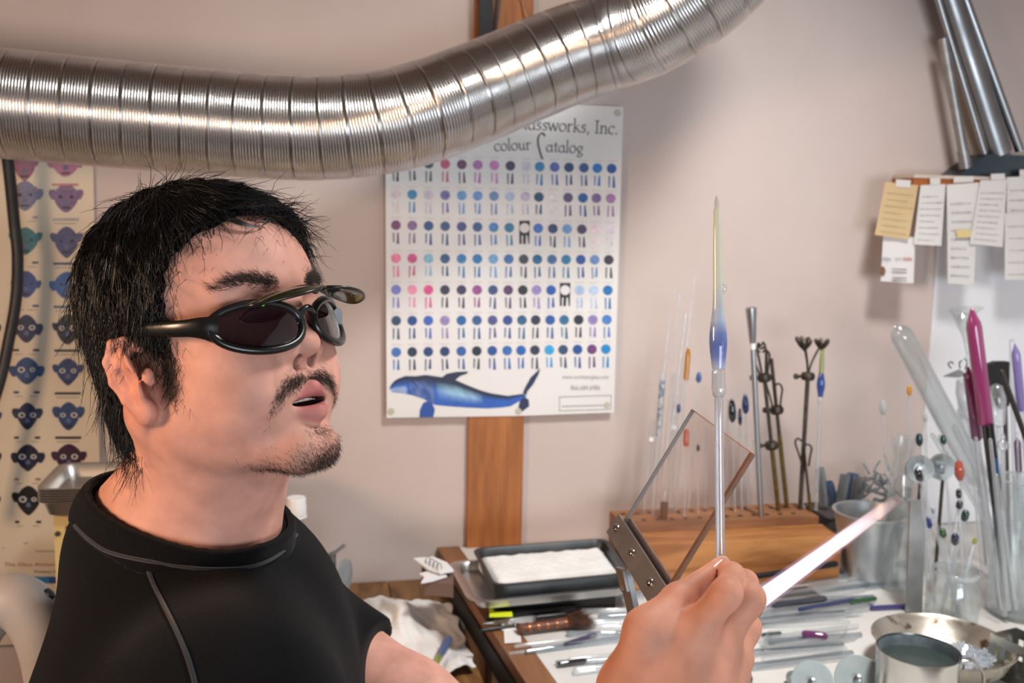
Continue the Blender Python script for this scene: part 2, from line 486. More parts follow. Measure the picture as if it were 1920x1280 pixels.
# the whale
def zpx(q): return (700 + q[0] / 4.0, 680 + q[1] / 4.0)
M_whale = bpy.data.materials.new('whale_print'); M_whale.use_nodes = True
nt = M_whale.node_tree; vc = nt.nodes.new('ShaderNodeVertexColor'); vc.layer_name = 'ink'
nt.links.new(vc.outputs[0], nt.nodes['Principled BSDF'].inputs['Base Color']); nt.nodes['Principled BSDF'].inputs['Roughness'].default_value = .4
up_ = [(120, 190), (126, 168), (170, 125), (240, 98), (320, 100), (390, 90), (450, 98), (520, 108), (620, 130), (700, 165), (800, 205), (880, 228), (1010, 248), (1120, 232), (1150, 250)]
lo_ = [(120, 192), (140, 220), (220, 228), (300, 245), (380, 272), (460, 315), (560, 325), (700, 335), (850, 342), (960, 335), (1030, 325), (1100, 285), (1150, 252)]
def interp_poly(P, x):
    P = np.array(P, float); return np.interp(x, P[:, 0], P[:, 1])
xs = np.linspace(120, 1150, 52); mb = MB(); cols = []
navy, blue, cyan, pale = (np.array(hexc(h)[:3]) for h in ('0d1a3c', '1f58b8', 'a2d0e8', 'a9bfe0'))
wr = np.random.default_rng(3)
VV = []
for j in range(7):
    t = j / 6.0
    for x in xs:
        y = interp_poly(up_, x) * (1 - t) + interp_poly(lo_, x) * t
        VV.append(pp(*zpx((x, y)), .0006))
        c = blue.copy()
        if 470 < x < 820: c = lerp(c, cyan, 1.0 * math.sin((x - 470) / 350 * PI) ** .5 * math.sin(min(1, t * 1.4) * PI) ** .7)
        if 280 < x < 460: c = lerp(c, navy, .6 * wr.random()); c = lerp(c, pale, .35 * wr.random())
        if x < 260 and t > .55: c = lerp(c, pale, .7)
        if t < .17: c = navy
        elif t < .34: c = lerp(c, navy, .45)
        c = c * (0.85 + .3 * wr.random())
        cols.append(c)
nu = len(xs)
mb.add(VV, [(j * nu + i, (j + 1) * nu + i, (j + 1) * nu + i + 1, j * nu + i + 1) for j in range(6) for i in range(nu - 1)])
for poly, c in (([(515, 108), (550, 82), (620, 68), (710, 64), (705, 80), (650, 100), (615, 130)], navy), ([(1120, 232), (1135, 190), (1180, 110), (1252, 40), (1240, 85), (1200, 160), (1155, 215), (1150, 240)], navy * 1.6),
                ([(1100, 285), (1130, 255), (1165, 275), (1170, 325), (1110, 370), (1088, 330)], navy * 1.5), ([(345, 408), (350, 350), (375, 300), (410, 285), (440, 300), (462, 350), (450, 408)], blue * .7)):
    mb.add([pp(*zpx(q), .0008) for q in poly], [tuple(range(len(poly) - 1, -1, -1))]); cols += [c] * len(poly)
o = mb.build('whale_picture', M_whale, poster, smooth=False)
ca = o.data.color_attributes.new('ink', 'FLOAT_COLOR', 'POINT')
ca.data.foreach_set('color', np.hstack([np.array(cols), np.ones((len(cols), 1))]).astype(np.float32).ravel())
for k, (x, y) in enumerate(((733, 771), (1158, 212), (1138, 759), (972, 771))):
    MB().lathe([(.0001, .0012), (.006, .001), (.0066, 0)], pp(x, y, 0), (0, -1, 0), 14).build('mounting_tack', mat('poster_tack', 'bdb9a8', .6), poster)

# ------------------------------------------------------------------ mask chart poster on the left
def lp(px, py, lay=0.0006):
    # the sheet bulges a little from the wall
    p = wal(px, py, 0.006 + lay + .005 * (1 + math.sin((px + 20) / 38.0)) + .004 * (1 + math.sin(py / 140.0 + px / 90.0)))
    return p
M_cream = mat('poster_cream_paper', 'd9cdb9', 0.55, color2='d2c4ae', scale=5, bump=.06, bscale=8)
masks = thing('poster', 'cream poster with printed glass mask faces at the left edge', 'poster', wal(60, 1200, .006))
def lxr(y): return 175 + (y - 320) * 0.021
mb = MB(); mb.grid(lambda u, v: lp(-190 + (lxr(285 + v * 915) + 190) * u, 285 + v * 915 + (1 - u) * 18 * v, 0), 40, 40)
mb.build('sheet', M_cream, masks)
mcols = [('8a5a72', 'a86a86'), ('6c6c86', '74587c'), ('2c6a74', '4a4a72'), ('354a86', '345a98'), ('1e2850', '1c2030'), ('1f4476', '2a3c6c'), ('1c2c4a', '2e4470'), ('1e2238', '3a2038'), ('16181e', '222a44')]
my = [(312, 306), (367, 371), (452, 454), (533, 535), (616, 617), (695, 697), (780, 780), (858, 858), (938, 938)]
bars = [('a8606c', 'b8707a'), ('8a8a92', '9c9a9c'), ('2c5a66', '3a5478'), ('2f5480', '2c5a80'), ('262b38', '222630'), ('2a3e66', '262a3c'), ('1c2636', '1e2638'), ('9a6a60', '1c1c28'), ('16181e', '1c1e28')]
mr_ = np.random.default_rng(11)
for i in range(9):
    for j in range(3):
        x = (46 + (i * .9), 123 + i * .9, -36 + i)[j]
        if j == 1 and i == 8: continue
        y = my[i][min(j, 1)]
        cc = (mcols[i][min(j, 1)])
        mb = MB(); n = 22
        wj = 22 + mr_.uniform(-3, 4); hj = 28 + mr_.uniform(-3, 2); pt = mr_.uniform(.25, .6); er = mr_.uniform(6, 9); ey = mr_.uniform(-5, 6)
        pts = []
        for k in range(n):
            a = 2 * PI * k / n; ca_, sa = math.cos(a), math.sin(a)
            w = wj * (1 - pt * max(0, sa) ** 1.5) * (1 - .25 * max(0, -sa) ** 3)
            pts.append(lp(x + w * ca_, y + hj * sa))
        mb.add(pts + [lp(x, y)], [(k, n, (k + 1) % n) for k in range(n)])
        for sg in (-1, 1):
            q = [lp(x + sg * (wj + 1) + er * (1.15 if math.cos(2 * PI * k / 10) * sg > 0 else .9) * math.cos(2 * PI * k / 10), y + ey - 4 + er * 1.25 * math.sin(2 * PI * k / 10) - (3 if math.cos(2 * PI * k / 10) * sg > .5 else 0), .0007) for k in range(10)]
            mb.add(q, [tuple(range(9, -1, -1))])
            if i >= 1:
                ex, ew = x + sg * 10.5, mr_.uniform(5, 7.5)
                ring = [lp(ex + ew * math.cos(2 * PI * k / 12), y - 2 + ew * .8 * math.sin(2 * PI * k / 12), .0009) for k in range(12)]
                inn = [lp(ex + ew * .55 * math.cos(2 * PI * k / 12), y - 2 + ew * .45 * math.sin(2 * PI * k / 12), .0009) for k in range(12)]
                if i not in (1, 2, 3): mb.add(ring + inn, [(k, 12 + k, 12 + (k + 1) % 12, (k + 1) % 12) for k in range(12)], 1)
                mb.add(inn, [tuple(range(11, -1, -1))], 2)
        mb.add([lp(x + a, y + b, .0009) for a, b in ((-3, 4), (3, 4), (5, 11), (0, 13), (-5, 11))], [(4, 3, 2, 1, 0)], 3)
        mb.add([lp(x + a, y + b, .0009) for a, b in ((-9, 17), (9, 17), (6, 20), (-6, 20))], [(3, 2, 1, 0)], 2)
        o = mb.build('printed_mask', [M_ink, M_ink_pale, M_ink_black, mat('ink_mask_nose', '5a6488', .5)], masks, smooth=False); o.color = hexc(cc)
        b0 = y + 38
        mb = MB(); mb.add([lp(x - 25, b0), lp(x + 24, b0), lp(x + 24, b0 + 4.5), lp(x - 25, b0 + 4.5)], [(3, 2, 1, 0)])
        mb.add([lp(x - 22, b0 + 9), lp(x + 20, b0 + 9), lp(x + 20, b0 + 10.5), lp(x - 22, b0 + 10.5)], [(3, 2, 1, 0)], 1)
        o = mb.build('colour_bar', [M_ink, M_ink_grey], masks, smooth=False); o.color = hexc(bars[i][min(j, 1)])
for k, (yy, xa, xb) in enumerate(((1017, 45, 135), (1026, 5, 135), (1032, 66, 135))):
    mb = MB(); mb.add([lp(xa, yy), lp(xb, yy), lp(xb, yy + 2.2), lp(xa, yy + 2.2)], [(3, 2, 1, 0)]); mb.build('caption_line', M_ink_grey, masks, smooth=False)
small_text('The Glass Alchemy Ru', 8, 1061, 128, 10, mat('ink_red', 'a8505a', .6), 'red_title', masks, lp)
small_text('Primary Colo', 64, 1074, 120, 8, M_ink_black, 'subtitle', masks, lp)
for xa, xb, c in ((5, 22, 'b8545a'), (22, 40, 'd49088'), (58, 75, '3a86a8'), (75, 92, '2a74b0'), (92, 112, '2a4a90')):
    mb = MB(); mb.add([lp(xa, 1081), lp(xb, 1080), lp(xb, 1093), lp(xa, 1094)], [(3, 2, 1, 0)]); o = mb.build('colour_cell', M_ink, masks, smooth=False); o.color = hexc(c)
for k in range(6):
    yy = 1172 + k * 5
    mb = MB(); mb.add([lp(-5, yy), lp(55 - k * 3, yy - 6), lp(55 - k * 3, yy - 5), lp(-5, yy + 1)], [(3, 2, 1, 0)]); mb.build('caption_line', M_ink_pale, masks, smooth=False)

# ------------------------------------------------------------------ flexible exhaust duct
M_duct = mat('duct_aluminium', 'd2d1d0', 0.20, 1.0, color2='c2c0be', scale=30, r2=0.28)
duct = thing('exhaust_duct', 'ribbed silver aluminium flexible exhaust duct curving across the wall', 'duct', at(600, 330, 1.44))
dpts = [(-330, 168, 1.33), (-160, 180, 1.36), (0, 194, 1.38), (200, 213, 1.41), (400, 230, 1.44), (500, 238, 1.45), (600, 240, 1.46), (700, 232, 1.47), (800, 209, 1.49), (925, 162, 1.53), (1055, 108, 1.55), (1140, 79, 1.55), (1230, 42, 1.52), (1320, -20, 1.50), (1400, -105, 1.49), (1450, -200, 1.48), (1480, -300, 1.47)]
cl = spline([at(*p) for p in dpts], 60)
seg = np.r_[0, np.cumsum(np.linalg.norm(np.diff(cl, axis=0), axis=1))]
SEGL, RIBS, NA, R0 = 0.0385, 10, 56, 0.0745
total = seg[-1]; nseg = int(total / SEGL)
def cpt(s):
    return np.array([np.interp(s, seg, cl[:, k]) for k in range(3)])
xax = None
rows_per = 4 * RIBS
prof_r = [0.0, 0.8, 1.0, 0.8]
ringbase = []
x = frame_of(cpt(0.01) - cpt(0))[0]
for k in range(nseg):
    mb = MB(); vs = []
    jit = rng.uniform(-.0004, .0004, 3)
    for i in range(rows_per + 1):
        s = (k + i / rows_per) * SEGL
        p = cpt(s); d = nrm(cpt(s + .004) - cpt(max(0, s - .004)))
        x = nrm(x - d * np.dot(x, d)); y = np.cross(d, x)
        r = R0 + 0.0011 * prof_r[i % 4]
        if i <= 1 or i >= rows_per - 1: r -= 0.0010
        for j in range(NA):
            a = 2 * PI * j / NA
            vs.append(p + jit + (x * math.cos(a) + y * math.sin(a)) * r)
    mb.add(vs, [(i * NA + j, i * NA + (j + 1) % NA, (i + 1) * NA + (j + 1) % NA, (i + 1) * NA + j) for i in range(rows_per) for j in range(NA)])
    mb.build('duct_section', M_duct, duct)

# ------------------------------------------------------------------ black hose at the left edge, black strap on the post
M_rubber = mat('black_rubber', '17171a', 0.45, color2='232326', scale=40)
hp = spline([wal(8, 250, .10), wal(18, 330, .09), wal(27, 420, .08), wal(33, 480, .08), (wal(30, 560, .08)), wal(16, 640, .09), wal(-2, 720, .1), wal(-40, 830, .12), wal(-90, 950, .15)], 10)
tag(MB().tube(hp, 0.0088, 14, rnd=True).build('rubber_hose', M_rubber), 'black rubber hose hanging in front of the mask poster', 'hose')
strap = thing('equipment_strap', 'dark strap hanging on the wooden post above the duct', 'strap', wal(915, 110, .03))
MB().prism([wal(897, -330, .03), wal(926, -330, .03), wal(925, 60, .03), wal(922, 120, .03), wal(899, 125, .03)], (0, .006, 0)).build('band', mat('strap_black', '14171a', .6, color2='1d2226', scale=80), strap, smooth=False)
MB().prism([wal(960, -330, .02), wal(980, -330, .02), wal(930, 75, .02), wal(926, 75, .02)], (0, .004, 0)).build('smoked_flap', mat('strap_brown', '3a2c26', .5), strap, smooth=False)
tag(MB().tube(spline([wal(972, -330, .016), wal(975, -40, .016), wal(980, 5, .016), wal(985, 25, .018), wal(992, 45, .02), wal(990, 110, .022)], 8), .0014, 6).build('wire', mat('pale_wire', 'b08d78', .4)), 'thin pale wire hanging down the wooden post above the duct', 'wire')

# ------------------------------------------------------------------ corner shelf with notes
M_steel = mat('brushed_steel', 'b5b8ba', 0.28, 1.0, color2='9a9da0', scale=12, stretch=(1, 1, .1), r2=0.4)
M_dsteel = mat('dark_steel', 'a2a5a8', 0.30, 1.0, color2='8b8e91', scale=14, r2=0.42)
SO = 0.075
sl = wal(1672, 331, 0); shelf_z = sl[2]
sx1 = XR - .002
shelf = thing('corner_shelf', 'wooden corner shelf with handwritten notes taped along its edge', 'shelf', (sl[0] + .12, W - .03, shelf_z - .016))
MB().box(((sl[0] + sx1) / 2, W - SO / 2, shelf_z - .001), (sx1 - sl[0], SO, .006)).build('shelf_top', mat('shelf_laminate', 'c9bcae', .5), shelf, smooth=False)
xb = wal(1714, 335, SO)[0]
MB().box(((xb + sx1) / 2, W - SO / 2 , shelf_z - .0135), (sx1 - xb, SO - .004, .019)).build('shelf_board', mat('shelf_wood', 'a8602c', .5, color2='8e4f24', scale=8, stretch=(1, 8, 8)), shelf, smooth=False)
# metal pieces standing on the shelf
zt = shelf_z + .002
stand = thing('pipe_stand', 'leaning steel pipes fixed to a metal base plate on the corner shelf', 'pipe stand', (XR - .12, W - .03, zt))
bl, br = wal(1797, 322, .066), wal(1850, 281, .066)
A = [np.array([bl[0], W - .066, zt + .001]), np.array([XR - .005, W - .066, zt + .001]), np.array([XR - .005, W - .066, zt + (br[2] - bl[2])]), np.array([br[0], W - .066, zt + (br[2] - bl[2])])]
MB().prism(A, (0, .06, 0)).build('base_plate', mat('blue_steel_plate', '5d6b74', .3, 1.0, color2='4b5a66', scale=9), stand, smooth=False)
pz = lambda px, py, off: wal(px, py, off)
MB().tube([pz(1872, 288, .045), lerp(pz(1872, 288, .045), pz(1783, 10, .045), 2.2)], .026, 28).build('pipe', M_dsteel, stand)
MB().tube([pz(1846, 288, .06), lerp(pz(1846, 288, .06), pz(1762, 10, .06), 2.2)], .006, 12).build('rail', M_steel, stand)
MB().tube([pz(1912, 282, .05), lerp(pz(1912, 282, .05), pz(1812, 5, .05), 2.2)], .009, 12).build('rail', mat('pale_steel', '9ea3a6', .3, 1.0), stand)
mb = MB(); a, b = pz(1811, 315, .062), pz(1768, 72, .062)
mb.tube([a, lerp(a, b, .14)], .0115, 16); mb.tube([lerp(a, b, .13), b], .0095, 16)
tag(mb.build('steel_tube', mat('dull_steel', 'a8aaab', .42, 1.0, color2='949697', scale=40)), 'short dull steel tube leaning beside the larger pipes on the shelf', 'tube')

# taped notes
def sheet(name, quad, off, m, label, cat, group=None, lines=0, lm=None, tape=None, curl=.006, base_layer=0):
    q = [np.array(p, float) for p in quad]  # tl tr br bl in px
    def fn(u, v, e=0.0):
        p = lerp(lerp(q[0], q[1], u), lerp(q[3], q[2], u), v)
        return wal(p[0], p[1], off + curl * (v * v) + .002 * math.sin(u * 5 + q[0][0]) * v + e)
    t = thing(name, label, cat, fn(.5, 1), group)
    mb = MB(); mb.grid(fn, 6, 8); mb.grid(lambda u, v: fn(1 - u, v, -.0003), 6, 8)
    mb.build('paper', m, t)
    r = np.random.default_rng(int(q[0][0]))
    for k in range(lines):
        v = .2 + .72 * k / max(1, lines - 1 + 1e-6)
        mb = MB(); u = .1 + .05 * r.random(); ue = .65 + .3 * r.random()
        while u < ue:
            w = r.uniform(.03, .1)
            hgt = r.uniform(.008, .016)
            P = [fn(min(u + w * s, .98), v + hgt * (1 if s_ % 2 else -1), .0006) for s_, s in enumerate(np.linspace(0, 1, 6))]
            mb.tube(P, .00026, 3, cap=False); u += w + r.uniform(.015, .04)
        mb.build('handwriting', lm, t, smooth=False)
    if tape:
        P = [wal(a, b, off + .0012) for a, b in tape]
        MB().prism(P, (0, .0004, 0)).build('tape', mat('masking_tape', 'd9d6d2', .5, alpha=.92), t, smooth=False)
    return t
M_n1 = mat('note_tan', 'cdb389', .8, color2='c5a97e', scale=10)
M_n2 = mat('note_white', 'd8d4d0', .8, color2='cfcbc8', scale=8)
M_pen = mat('pen_ink', '93919c', .7)
M_pen2 = mat('pencil_brown', 'a08c6c', .7)
no = SO + .004
sheet('paper_note', [(1656, 440), (1716, 445), (1713, 531), (1651, 527)], no - .001, mat('business_card', 'dedad8', .5), 'white business card with a small emblem under the tan note', 'card', None, 0, None, None, .003)
sheet('paper_note', [(1660, 341), (1722, 347), (1704, 449), (1640, 440)], no + .002, M_n1, 'tan handwritten note hanging at the left end of the shelf', 'note', 'taped notes', 7, M_pen2, [(1680, 336), (1708, 338), (1706, 352), (1680, 350)])
sheet('paper_note', [(1726, 347), (1773, 345), (1765, 461), (1713, 458)], no, M_n2, 'white handwritten note just right of the tan note', 'note', 'taped notes', 8, M_pen, [(1744, 334), (1763, 334), (1763, 346), (1744, 346)])
sheet('paper_note', [(1775, 346), (1836, 342), (1826, 534), (1777, 531)], no, M_n2, 'longest white note with a small yellow patch in its middle', 'note', 'taped notes', 9, M_pen, [(1788, 331), (1826, 330), (1825, 341), (1788, 343)])
tag(MB().prism([wal(a, b, no + .0065) for a, b in ((1793, 431), (1824, 430), (1823, 445), (1794, 445))], (0, .0003, 0)).build('sticky_flag', mat('flag_yellow', 'd9c389', .7), smooth=False), 'small yellow paper flag stuck on the longest note', 'paper flag')
sheet('paper_note', [(1838, 338), (1888, 337), (1880, 463), (1818, 457)], no + .003, M_n2, 'slanted white note overlapping the longest note', 'note', 'taped notes', 9, M_pen, [(1858, 326), (1884, 325), (1884, 337), (1858, 337)])
sheet('paper_note', [(1888, 332), (1940, 330), (1940, 460), (1888, 460)], no, M_n2, 'white note half cut off above the lower note at the right edge', 'note', 'taped notes', 6, M_pen, [(1912, 318), (1935, 318), (1935, 332), (1912, 332)])
sheet('paper_note', [(1884, 400), (1950, 398), (1950, 524), (1884, 525)], no + .006, M_n2, 'lowest white note overlapping another at the right edge of the picture', 'note', 'taped notes', 5, M_pen)
def cardp(px, py): return wal(px, py, no + .0035)
card = [o for o in bpy.data.objects if o.get('category') == 'card'][0]
small_text('hbbs', 1655, 488, 1671, 9, mat('card_blue', '4a5a90', .6), 'card_print', card, cardp)
small_text('www', 1678, 487, 1690, 8, M_ink_grey, 'card_print', card, cardp)
small_text('MARK', 1693, 489, 1711, 10, mat('card_red', 'b85058', .6), 'card_print', card, cardp)
for k, yy in enumerate((503, 509, 519, 524)):
    MB().add([cardp(1673, yy), cardp(1700, yy + 1), cardp(1700, yy + 3), cardp(1673, yy + 2)], [(3, 2, 1, 0)]).build('card_print', M_ink_grey, card, smooth=False)
MB().add([cardp(1655 + 5.5 * math.cos(a), 508 + 9 * math.sin(a)) for a in np.linspace(0, 2 * PI, 14)[:-1]], [tuple(range(12, -1, -1))]).build('card_emblem', mat('card_emblem_brown', '7a5a3a', .6), card, smooth=False)

# ------------------------------------------------------------------ glass and metal finishes
G_clear = glass('clear_glass', 'fafcfd', .10, .58, .08)
G_rod = glass('rod_glass', 'fafcfd', .20, .62, .10, .15)
G_jar = glass('jar_glass', 'fafcfc', .025, .32, .04, .08)
G_pane = glass('pane_glass', 'fcf7f5', .0, .10, .03, 0)
G_lie2 = glass('grey_rod_glass', 'd3dbe0', .08, .8, .06, .7)
G_lie = glass('lying_rod_glass', 'fafcfd', .24, .62, .13, .30)
def cglass(h, body=.6):
    return glass('tint_' + h + str(body), h, body, .4, .04, .1)
M_galv = mat('galvanised', 'd3d9dc', .32, 1.0, color2='b4bcc0', scale=30, r2=.48)
M_mugst = mat('polished_steel', 'cfcdc8', .16, 1.0, color2='bdbab4', scale=16, r2=.26)
M_black = mat('black_plastic', '141416', .4)
M_brass = mat('aged_brass', '8a7440', .4, 1.0, color2='6f5a30', scale=60)
M_iron = mat('dark_iron', '4a443f', .45, .9, color2='5e564e', scale=90)
M_alu = mat('cast_aluminium', 'b9bfbf', .5, .8, color2='9aa1a2', scale=40)
M_graph = mat('graphite_grey', '9aa3a2', .6, .0, color2='8e9796', scale=30)
M_wblock = mat('block_wood', 'b57c45', .65, color2='8a5527', scale=5, stretch=(1.2, 7, 7), detail=6, dist=1.2, bump=.2, bscale=40)
M_whiteplastic = mat('white_plastic', 'e6e7e8', .4)

# ------------------------------------------------------------------ benches
BZ = 0.69
bench = thing('workbench', 'low dark brown wooden bench along the wall beside the white table', 'bench', (-.9, 1.2, 0))
M_bench = mat('bench_wood', '8a6238', .5, color2='5b3b20', scale=4, stretch=(7, 1.2, 7), detail=6, dist=1.5)
A_, B_ = tab(900, 1150), tab(985, 1280)
edge_d = nrm((B_ - A_) * [1, 1, 0])
bx1 = A_[0] - .01
BX0 = wal(150, 1105)[0]
npl = 6; xs_ = np.linspace(BX0, A_[0] - .012, npl + 1)
for k in range(npl):
    MB().box(((xs_[k] + xs_[k + 1]) / 2, (W + 1.02) / 2, BZ - .015), (xs_[k + 1] - xs_[k] - .002, W - 1.02 - .006, .03)).build('plank', M_bench, bench, smooth=False)
for xx in (BX0 + .05, A_[0] - .06):
    for yy in (1.1, W - .08):
        MB().box((xx, yy, (BZ - .03) / 2), (.06, .06, BZ - .03)).build('leg', M_bench, bench, smooth=False)
table = thing('work_table', 'white topped work table with brown wood edge covered in glass rods', 'table', (.7, 1.3, 0))
def edge_at(y, off=0.0):
    t = (y - A_[1]) / edge_d[1]
    return A_ + edge_d * t + np.array([off, 0, 0])
yf, yb_ = 0.93, W - .004
xr = XR - .004
M_top = mat('white_tabletop', 'd9d7d3', .45, color2='c9c5bf', scale=7, detail=6, r2=.6)
w_ = .042
P = [edge_at(yf, w_), np.array([xr, yf, TZ]), np.array([xr, yb_, TZ]), edge_at(yb_, w_)]
MB().prism([p - [0, 0, .03] for p in P], (0, 0, .03)).build('table_top', M_top, table, smooth=False)
P = [edge_at(yf, 0), edge_at(yf, w_ - .0005), edge_at(yb_, w_ - .0005), edge_at(yb_, 0)]
MB().prism([p - [0, 0, .018] for p in P], (0, 0, .0195)).build('edge_strip', mat('edge_wood', '8d5f3a', .5, color2='7a4f2e', scale=8, stretch=(6, 1, 6)), table, smooth=False)
P = [edge_at(yf, -.004), edge_at(yf, .02), edge_at(yb_, .02), edge_at(yb_, -.004)]
MB().prism([p - [0, 0, .055] for p in P], (0, 0, .036)).build('apron', mat('apron_shadow', '121010', .6), table, smooth=False)  # black colour stands for the shadow on the table's side
for (xx, yy) in ((xr - .05, yf + .05), (xr - .05, yb_ - .05), (edge_at(yf)[0] + .12, yf + .05), (edge_at(yb_)[0] + .12, yb_ - .05)):
    MB().box((xx, yy, (TZ - .03) / 2), (.05, .05, TZ - .03)).build('leg', M_bench, table, smooth=False)

# ------------------------------------------------------------------ drilled wood block
pf = tab(1572, 1092); yfb = pf[1]; xbr = pf[0]
zft = wal(1572, 1006, W - yfb)[2]; xbl = wal(1178, 1040, W - yfb)[0]
blk = thing('wooden_rod_block', 'stepped brown wooden block holding upright glass rods and tools', 'wood block', ((xbl + xbr) / 2, yfb + .05, TZ))
fd = .07
MB().box(((xbl + xbr) / 2, yfb + fd / 2, (TZ + zft) / 2), (xbr - xbl, fd, zft - TZ)).build('front_block', M_wblock, blk, smooth=False)
zbt = zft + .014; bd = .085
MB().box(((xbl + xbr) / 2 + .005, yfb + fd + bd / 2 + .002, (TZ + zbt) / 2), (xbr - xbl - .02, bd, zbt - TZ)).build('rear_block', mat('rear_block_wood', '9a6a44', .7, color2='74492b', scale=5, stretch=(1.2, 7, 7), detail=6, bump=.2, bscale=40), blk, smooth=False)
YB = yfb + fd + bd * .55          # plane in which the sticks stand
def sp(px, py, dy=0.0):
    return wal(px, py, W - YB - dy)
def on_block(base, tip, dy):
    """stick axis from the block top (bottom end lowered to the block's surface) to the tip"""
    b, t = sp(*base, dy), sp(*tip, dy)
    k = (zbt - b[2]) / (t[2] - b[2])
    b2 = b + (t - b) * k
    return b2 + [0, 0, .0005], t
for k in range(26):
    x = xbl + .02 + (xbr - xbl - .05) * ((k % 13) + .5) / 13; y = yfb + fd + bd * (.3 if k < 13 else .75)
    MB().lathe([(.0045, 0), (.0045, .0006)], (x, y, zbt), (0, 0, 1), 12).build('drilled_hole', mat('hole_dark', '2a1a10', .9), blk, smooth=False)

def rod(name, base, tip, rpx, m, label, cat, dy=0.0, tipm=None, tip_len=0.0, tip_r=1.0, group=None, n=10, tip_shape='pod', white=None):
    b, t = on_block(base, tip, dy); s = pxm(t); d = nrm(t - b); L = np.linalg.norm(t - b)
    th = thing(name, label, cat, b, group)
    tl = tip_len * s
    MB().tube([b, t - d * tl], rpx * s, n, rnd=False).build('shaft', m, th)
    if tipm is not None:
        r = tip_r * s
        if tip_shape == 'pod':
            prof = [(r * .4, 0), (r * .9, tl * .15), (r, tl * .4), (r * .85, tl * .7), (r * .45, tl * .93), (.0001, tl)]
        else:
            prof = [(r, 0), (r, tl * .8), (r * .6, tl * .95), (.0001, tl)]
        MB().lathe(prof, t - d * tl, d, 12).build('coloured_tip', tipm, th)
    if white:
        for q in white:
            MB().lathe([(rpx * s * 1.15, 0), (rpx * s * 1.15, 7 * s)], b + d * L * q, d, 10).build('white_band', M_whiteplastic, th)
    return th
C = 'glass rod'
t_ = rod('glass_tube', (1222, 985), (1243, 700), 6, G_clear, 'clear glass tube with grey marbled upper part in the block', 'glass tube', .01)
b, t = on_block((1222, 985), (1243, 700), .01)
MB().tube([lerp(b, t, .56), lerp(b, t, .95)], 4.8 * pxm(t), 10).build('marbled_core', mat('marbled_glass', '6a7f98', .2, color2='d7d2cf', scale=120, contrast=(.42, .58)), t_)
tb = thing('beaded_glass_rod', 'tall clear beaded glass rod left of the held pen in the block', 'glass rod', on_block((1240, 985), (1286, 587), 0)[0])
b, t = on_block((1240, 985), (1286, 587), 0); L = np.linalg.norm(t - b); d = nrm(t - b); s = pxm(t)
hs = np.linspace(0, 1, 90); MB().lathe([((3.2 if h < .45 else 3.0 + 2.2 * abs(math.sin(h * 46)) * (1 - h * .6)) * s, h * L) for h in hs] + [(.0001, L * 1.003)], b, d, 10).build('beaded_shaft', G_clear, tb)
rod('glass_rod', (1265, 985), (1291, 651), 2.5, G_rod, 'thin glass rod with a long amber yellow tip', C, .015, cglass('e0a63a', .75), 62, 5, tip_shape='straight')
rod('glass_rod', (1288, 985), (1311, 697), 2.2, G_rod, 'thin glass rod with a small bright blue bud tip', C, .02, cglass('4a80c8', .7), 20, 5.5)
rod('glass_rod', (1262, 985), (1273, 756), 2.2, G_rod, 'thin glass rod with a tiny dark blue tip beside the beaded rod', C, .02, cglass('3a5590', .7), 18, 4)
rod('glass_rod', (1283, 985), (1287, 803), 3, G_rod, 'glass rod with an orange red block tip seen through the pane', C, -.01, cglass('d8703a', .75), 33, 5.5, tip_shape='straight')
rod('glass_rod', (1309, 985), (1309, 832), 2, G_rod, 'thin glass rod with a small dark tip seen through the pane', C, 0, cglass('3a3a40', .85), 14, 3.5)
rod('glass_tube', (1205, 985), (1224, 788), 4.5, G_clear, 'clear glass tube with a white band near the pane corner', 'glass tube', .02, white=(.78,))
rod('glass_tube', (1255, 985), (1266, 700), 4.5, G_clear, 'clear glass tube with a white band right of the marbled tube', 'glass tube', .025, white=(.6,))
for k, (bx, by, tx, ty) in enumerate(((1232, 985, 1274, 548), (1212, 985, 1257, 590), (1248, 985, 1303, 520))):
    rod('glass_rod', (bx, by), (tx, ty), 1.6, G_clear, ('tall hair thin clear rod rising behind the amber tip', 'hair thin clear rod leftmost of the tall thin ones', 'tallest hair thin clear rod above the amber tip')[k], C, .03)
for k, x in enumerate((1325, 1345, 1365)):
    rod('glass_rod', (x - 4, 980), (x, 800 - k * 25), 2.6, G_clear, 'plain clear glass rod standing behind the pane', C, .02, group='plain clear rods in the block')
rod('amber_stub', (1243, 996), (1247, 913), 7, cglass('8a5a34', .7), 'short brown amber glass stub with a clear point', 'glass stub', -.02, G_clear, 28, 6)
rod('glass_rod', (1379, 980), (1372, 746), 2, G_rod, 'glass rod with a dark green black pod tip', C, 0, cglass('1a2a2c', .9), 46, 7.5)
rod('glass_rod', (1392, 982), (1387, 764), 2, G_rod, 'glass rod with a slim navy tip between two pods', C, .01, cglass('27406a', .85), 34, 4)
rod('glass_rod', (1404, 982), (1397, 738), 2, G_rod, 'glass rod with a bright navy blue pod tip', C, .02, cglass('1f4c8c', .85), 38, 6.8)
for k, x in enumerate((1385, 1398, 1412)):
    rod('glass_rod', (x + 9, 984), (x, 800 + k * 12), 1.8, G_clear, 'plain clear rod standing near the steel mandrel', C, .03, group='plain clear rods near the mandrel')
